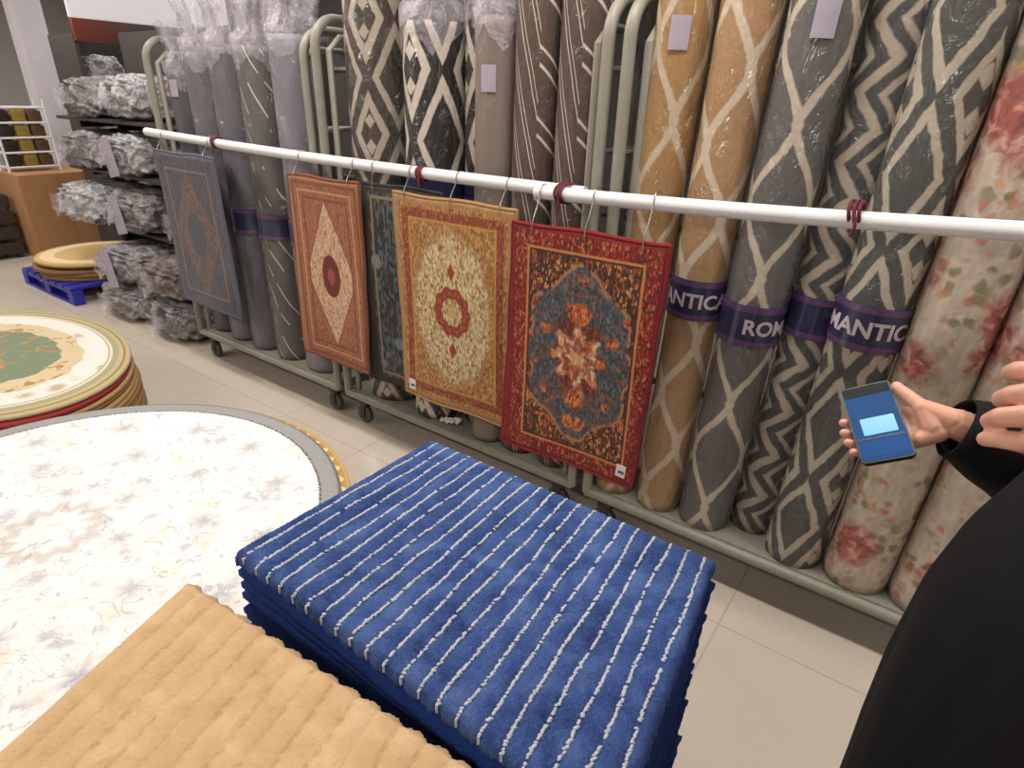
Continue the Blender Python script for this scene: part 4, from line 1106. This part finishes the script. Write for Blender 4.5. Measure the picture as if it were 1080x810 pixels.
    for m_,fg,r in zip(mcL,fL,(.0094,.0098,.0096,.0086)):
        a,b,c=[C(q) for q in fg]; S2+=[(m_,a,r*1.15,r*1.02),(a,b,r,r*.92),(b,c,r*.92,r*.8)]
    S2+=[(C((1180,450,.58)),C((1150,412,.52)),.017,.0135),(C((1150,412,.52)),C((1126,388,.49)),.012,.0105),(C((1126,388,.49)),C((1108,376,.485)),.0102,.0085)]
    lf=np.array(lw)+(np.array(le)-np.array(lw))*.35; S2.append((lw,tuple(lf),.024,.030))
    # trunk, limbs
    B=[((.36,.78,.92),(.36,.92,.92),.11,.11),((.36,.85,.95),(.36,.85,1.2),.11,.10),((.365,.78,1.27),(.365,.92,1.27),.08,.08),(ls,(.367,.79,1.36),.048,.05),(rs,(.367,.91,1.36),.048,.05),((.372,.85,1.35),(.365,.85,1.46),.052,.052),
       (rs,re,.05,.04),(re,tuple(fw[1]),.04,.030),(ls,le,.05,.04),(le,tuple(lf),.04,.030)]
    for sy in (.76,.94): B+=[((.36,sy,.9),(.345,sy,.48),.08,.055),((.345,sy,.48),(.38,sy,.09),.055,.036),((.38,sy,.055),(.22,sy,.04),.034,.028)]
    # head, turned down to the phone
    fd=Vector((-.86,.22,-.36)).normalized(); up=Vector((0,0,1)); up=(up-fd*up.dot(fd)).normalized(); sd=up.cross(fd); hc=Vector((.335,.855,1.585))
    def T(x,y,z): return tuple(hc+fd*x+sd*y+up*z)
    HD=[(T(-.02,0,.025),T(.02,0,.03),.078,.072),(T(.03,-.012,-.02),T(.03,.012,-.02),.062,.062),(T(.035,-.018,-.06),T(.035,.018,-.06),.042,.042),(T(.055,-.006,-.088),T(.055,.006,-.088),.024,.024),
        (T(.05,-.034,-.025),T(.05,-.034,-.025),.034,.034),(T(.05,.034,-.025),T(.05,.034,-.025),.034,.034),(T(.084,0,.012),T(.108,0,-.024),.008,.012),(T(.092,-.011,-.028),T(.092,.011,-.028),.009,.009),
        (T(.072,-.036,.03),T(.082,-.012,.028),.013,.013),(T(.072,.036,.03),T(.082,.012,.028),.013,.013),(T(.08,-.016,-.052),T(.08,.016,-.052),.009,.009),(T(.078,-.014,-.064),T(.078,.014,-.064),.009,.009),
        (T(-.02,0,-.05),tuple(Vector((.365,.85,1.42))),.056,.056)]
    for sg in (-1,1):
        HD+=[(T(-.005,sg*.078,.012),T(-.012,sg*.086,.03),.009,.009),(T(-.012,sg*.086,.03),T(-.022,sg*.084,.012),.009,.008),(T(-.02,sg*.082,.012),T(-.006,sg*.078,-.026),.009,.009)]
    vs=[];fs=[]
    for segs,vx,sm_ in ((S,.0019,5),(S2,.0019,5),(HD,.0035,4),(B,.009,6)):
        v,f=blobs(segs,vx,sm_); b=len(vs); vs+=v; fs+=[tuple(i+b for i in q) for q in f]
    body=mesh_obj('person',vs,fs,sm)
    tag(body,'person in loose black clothing at the right edge, holding a lit phone','person')
    em=flat('eye_white',(230,226,220),.2); im=flat('iris_dark',(40,26,18),.2)
    for sg in (-1,1):
        v,f=blobs([(T(.077,sg*.031,.006),T(.077,sg*.031,.006),.0118,.0118)],.002,1); eo=mesh_obj('eye',v,f,em,body)
        v,f=blobs([(T(.0865,sg*.031,.004),T(.0865,sg*.031,.004),.0052,.0052)],.0012,1); mesh_obj('iris',v,f,im,eo)
    v,f=blobs([(T(-.035,0,.04),T(.012,0,.062),.086,.068),(T(-.05,0,-.0),T(-.06,0,-.03),.07,.05),(T(-.02,-.03,.03),T(-.02,.03,.03),.066,.066)],.006,4)
    mesh_obj('hair',v,f,m_plain('dark_hair',(30,22,20),.3,160,.5),body)
    # fingernails
    nm=flat('nail',(226,176,160),.3)
    def nail(c,d,up_,r):
        d=Vector(d).normalized(); u=Vector(up_); u=(u-d*u.dot(d)).normalized(); s=d.cross(u); c=Vector(c)
        vv=[];ff=[]
        for i in range(5):
            for j in range(5):
                a=(i/4-.5); b_=(j/4-.5); vv.append(c+d*a*r*1.5+s*b_*r*1.35+u*(r*.93-abs(b_)**2*r*1.0-max(0,a)*r*.25))
        for i in range(4):
            for j in range(4): ff.append((i*5+j,i*5+j+1,i*5+j+6,i*5+j+5))
        mesh_obj('fingernail',vv,ff,nm,body)
    for fg,r in zip(fL,(.0085,.0088,.0085,.0076)):
        b_,c_=Vector(C(fg[1])),Vector(C(fg[2])); nail(c_*.75+b_*.25,c_-b_,-Vector(R@np.array([.25,.35,1.0])),r*.82)
    nail(Vector(t[3])*.8+Vector(t[2])*.2,Vector(t[3])-Vector(t[2]),Vector(Nv),.0088)
    # loose black robe with sleeves
    sec=[(.055,.325,.238,.285),(.15,.322,.234,.278),(.3,.317,.229,.268),(.5,.312,.216,.252),(.7,.306,.215,.244),(.85,.304,.212,.238),(1.0,.304,.204,.234),(1.1,.310,.192,.230),(1.18,.320,.172,.228),(1.26,.338,.150,.222),(1.33,.352,.126,.205),(1.385,.362,.100,.165),(1.42,.367,.08,.11),(1.45,.367,.064,.070),(1.48,.365,.059,.061)]
    zz=[q[0] for q in sec]; Z=np.concatenate([np.linspace(.055,1.4,70),np.linspace(1.41,1.48,8)])
    n=150; vs=[];fs=[]
    for i,z in enumerate(Z):
        cx=np.interp(z,zz,[q[1] for q in sec]); a=np.interp(z,zz,[q[2] for q in sec]); b=np.interp(z,zz,[q[3] for q in sec])
        am=.030*max(0,min(1,(1.25-z)/1.0))
        for k in range(n):
            th=2*PI*k/n
            fo=1+am*(math.sin(9*th+1.2*math.sin(z*2.2)+.6)+.55*math.sin(16*th-z*1.7)+.35*math.sin(23*th+z*3))+.006*math.sin(z*14+5*th)*math.sin(3*th)
            vs.append((cx+a*fo*math.cos(th),.85+b*fo*math.sin(th),z))
    for i in range(len(Z)-1):
        for k in range(n): fs.append((i*n+k,i*n+(k+1)%n,(i+1)*n+(k+1)%n,(i+1)*n+k))
    # inner face so the cloth has thickness
    b0=len(vs); vs+=[(x+(.34-x)*.02,y+(.85-y)*.02,z) for x,y,z in vs]; fs+=[tuple(b0+i for i in f[::-1]) for f in fs]
    m_=len(Z)-1
    for k in range(n):
        k2=(k+1)%n; fs.append((k2,k,b0+k,b0+k2)); fs.append((m_*n+k,m_*n+k2,b0+m_*n+k2,b0+m_*n+k))
    mesh_obj('robe',vs,fs,cm,body)
    for nm_,sh,el,wrs,cuff in (('right',rs,re,wr,.043),('left',ls,le,lw,.045)):
        sg_=1 if nm_=='right' else -1
        A=[np.array([.366,.85+sg_*.085,1.385]),np.array(sh)+np.array([.0,-sg_*.01,.002]),np.array(sh)*.5+np.array(el)*.5,np.array(el),np.array(el)*.5+np.array(wrs)*.5,np.array(wrs)+(np.array(el)-np.array(wrs))*.0]
        P=[];rr=[]; kr=[.050,.082,.086,.086,.072,cuff]
        for i in range(5):
            for k in range(10): q=k/10; P.append(A[i]*(1-q)+A[i+1]*q); rr.append(kr[i]*(1-q)+kr[i+1]*q)
        P.append(A[5]); rr.append(cuff)
        P=np.array(P)
        for _ in range(4): P[1:-1]=(P[:-2]+2*P[1:-1]+P[2:])/4
        vs=[];fs=[];nn_=40; upv=None; N=len(P)
        for i in range(N):
            tdir=Vector(P[min(i+1,N-1)]-P[max(i-1,0)]).normalized()
            if upv is None: upv=Vector((0,1,0))
            a=(upv-tdir*upv.dot(tdir)).normalized(); upv=a; b=tdir.cross(a)
            for k in range(nn_):
                th=2*PI*k/nn_; d=a*math.cos(th)+b*math.sin(th)
                r=rr[i]*(1+.05*math.sin(3*th+i*.5)+.04*math.sin(i*.9+2*th))
                sag=.35*rr[i]*max(0,-d.z)*(i/N)
                vs.append(Vector(P[i])+d*r-Vector((0,0,sag)))
        for i in range(N-1):
            for k in range(nn_): fs.append((i*nn_+k,i*nn_+(k+1)%nn_,(i+1)*nn_+(k+1)%nn_,(i+1)*nn_+k))
        b0=len(vs); cen=[P[i] for i in range(N) for k in range(nn_)]
        vs+=[v+(Vector(c)-v)*.07 for v,c in zip(vs,cen)]; fs+=[tuple(b0+i for i in f[::-1]) for f in fs]
        for k in range(nn_):
            k2=(k+1)%nn_; fs.append(((N-1)*nn_+k,(N-1)*nn_+k2,b0+(N-1)*nn_+k2,b0+(N-1)*nn_+k)); fs.append((k2,k,b0+k,b0+k2))
        mesh_obj('sleeve',vs,fs,cm,body)
    for sy in (.76,.94):
        b=MB(); sh=[(.43,.034),(.42,.042),(.35,.044),(.27,.042),(.20,.034),(.175,.016)]
        b.tube([(x,sy,.036) for x,_ in sh],[r*.98 for _,r in sh],16); 
        so=b.build('shoe',m_plain('black_shoe',(24,22,22),.2,60,.5),body)
        for v in so.data.vertices: v.co.z=max(.002,v.co.z)
person()
#PERSON-END
# ------------------------------------------------------------------ view
SC.view_settings.view_transform='Standard'; SC.view_settings.look='None'; SC.view_settings.gamma=1.0; SC.view_settings.exposure=0.0
SC.view_settings.use_curve_mapping=False
SC.cycles.max_bounces=8; SC.cycles.transparent_max_bounces=12
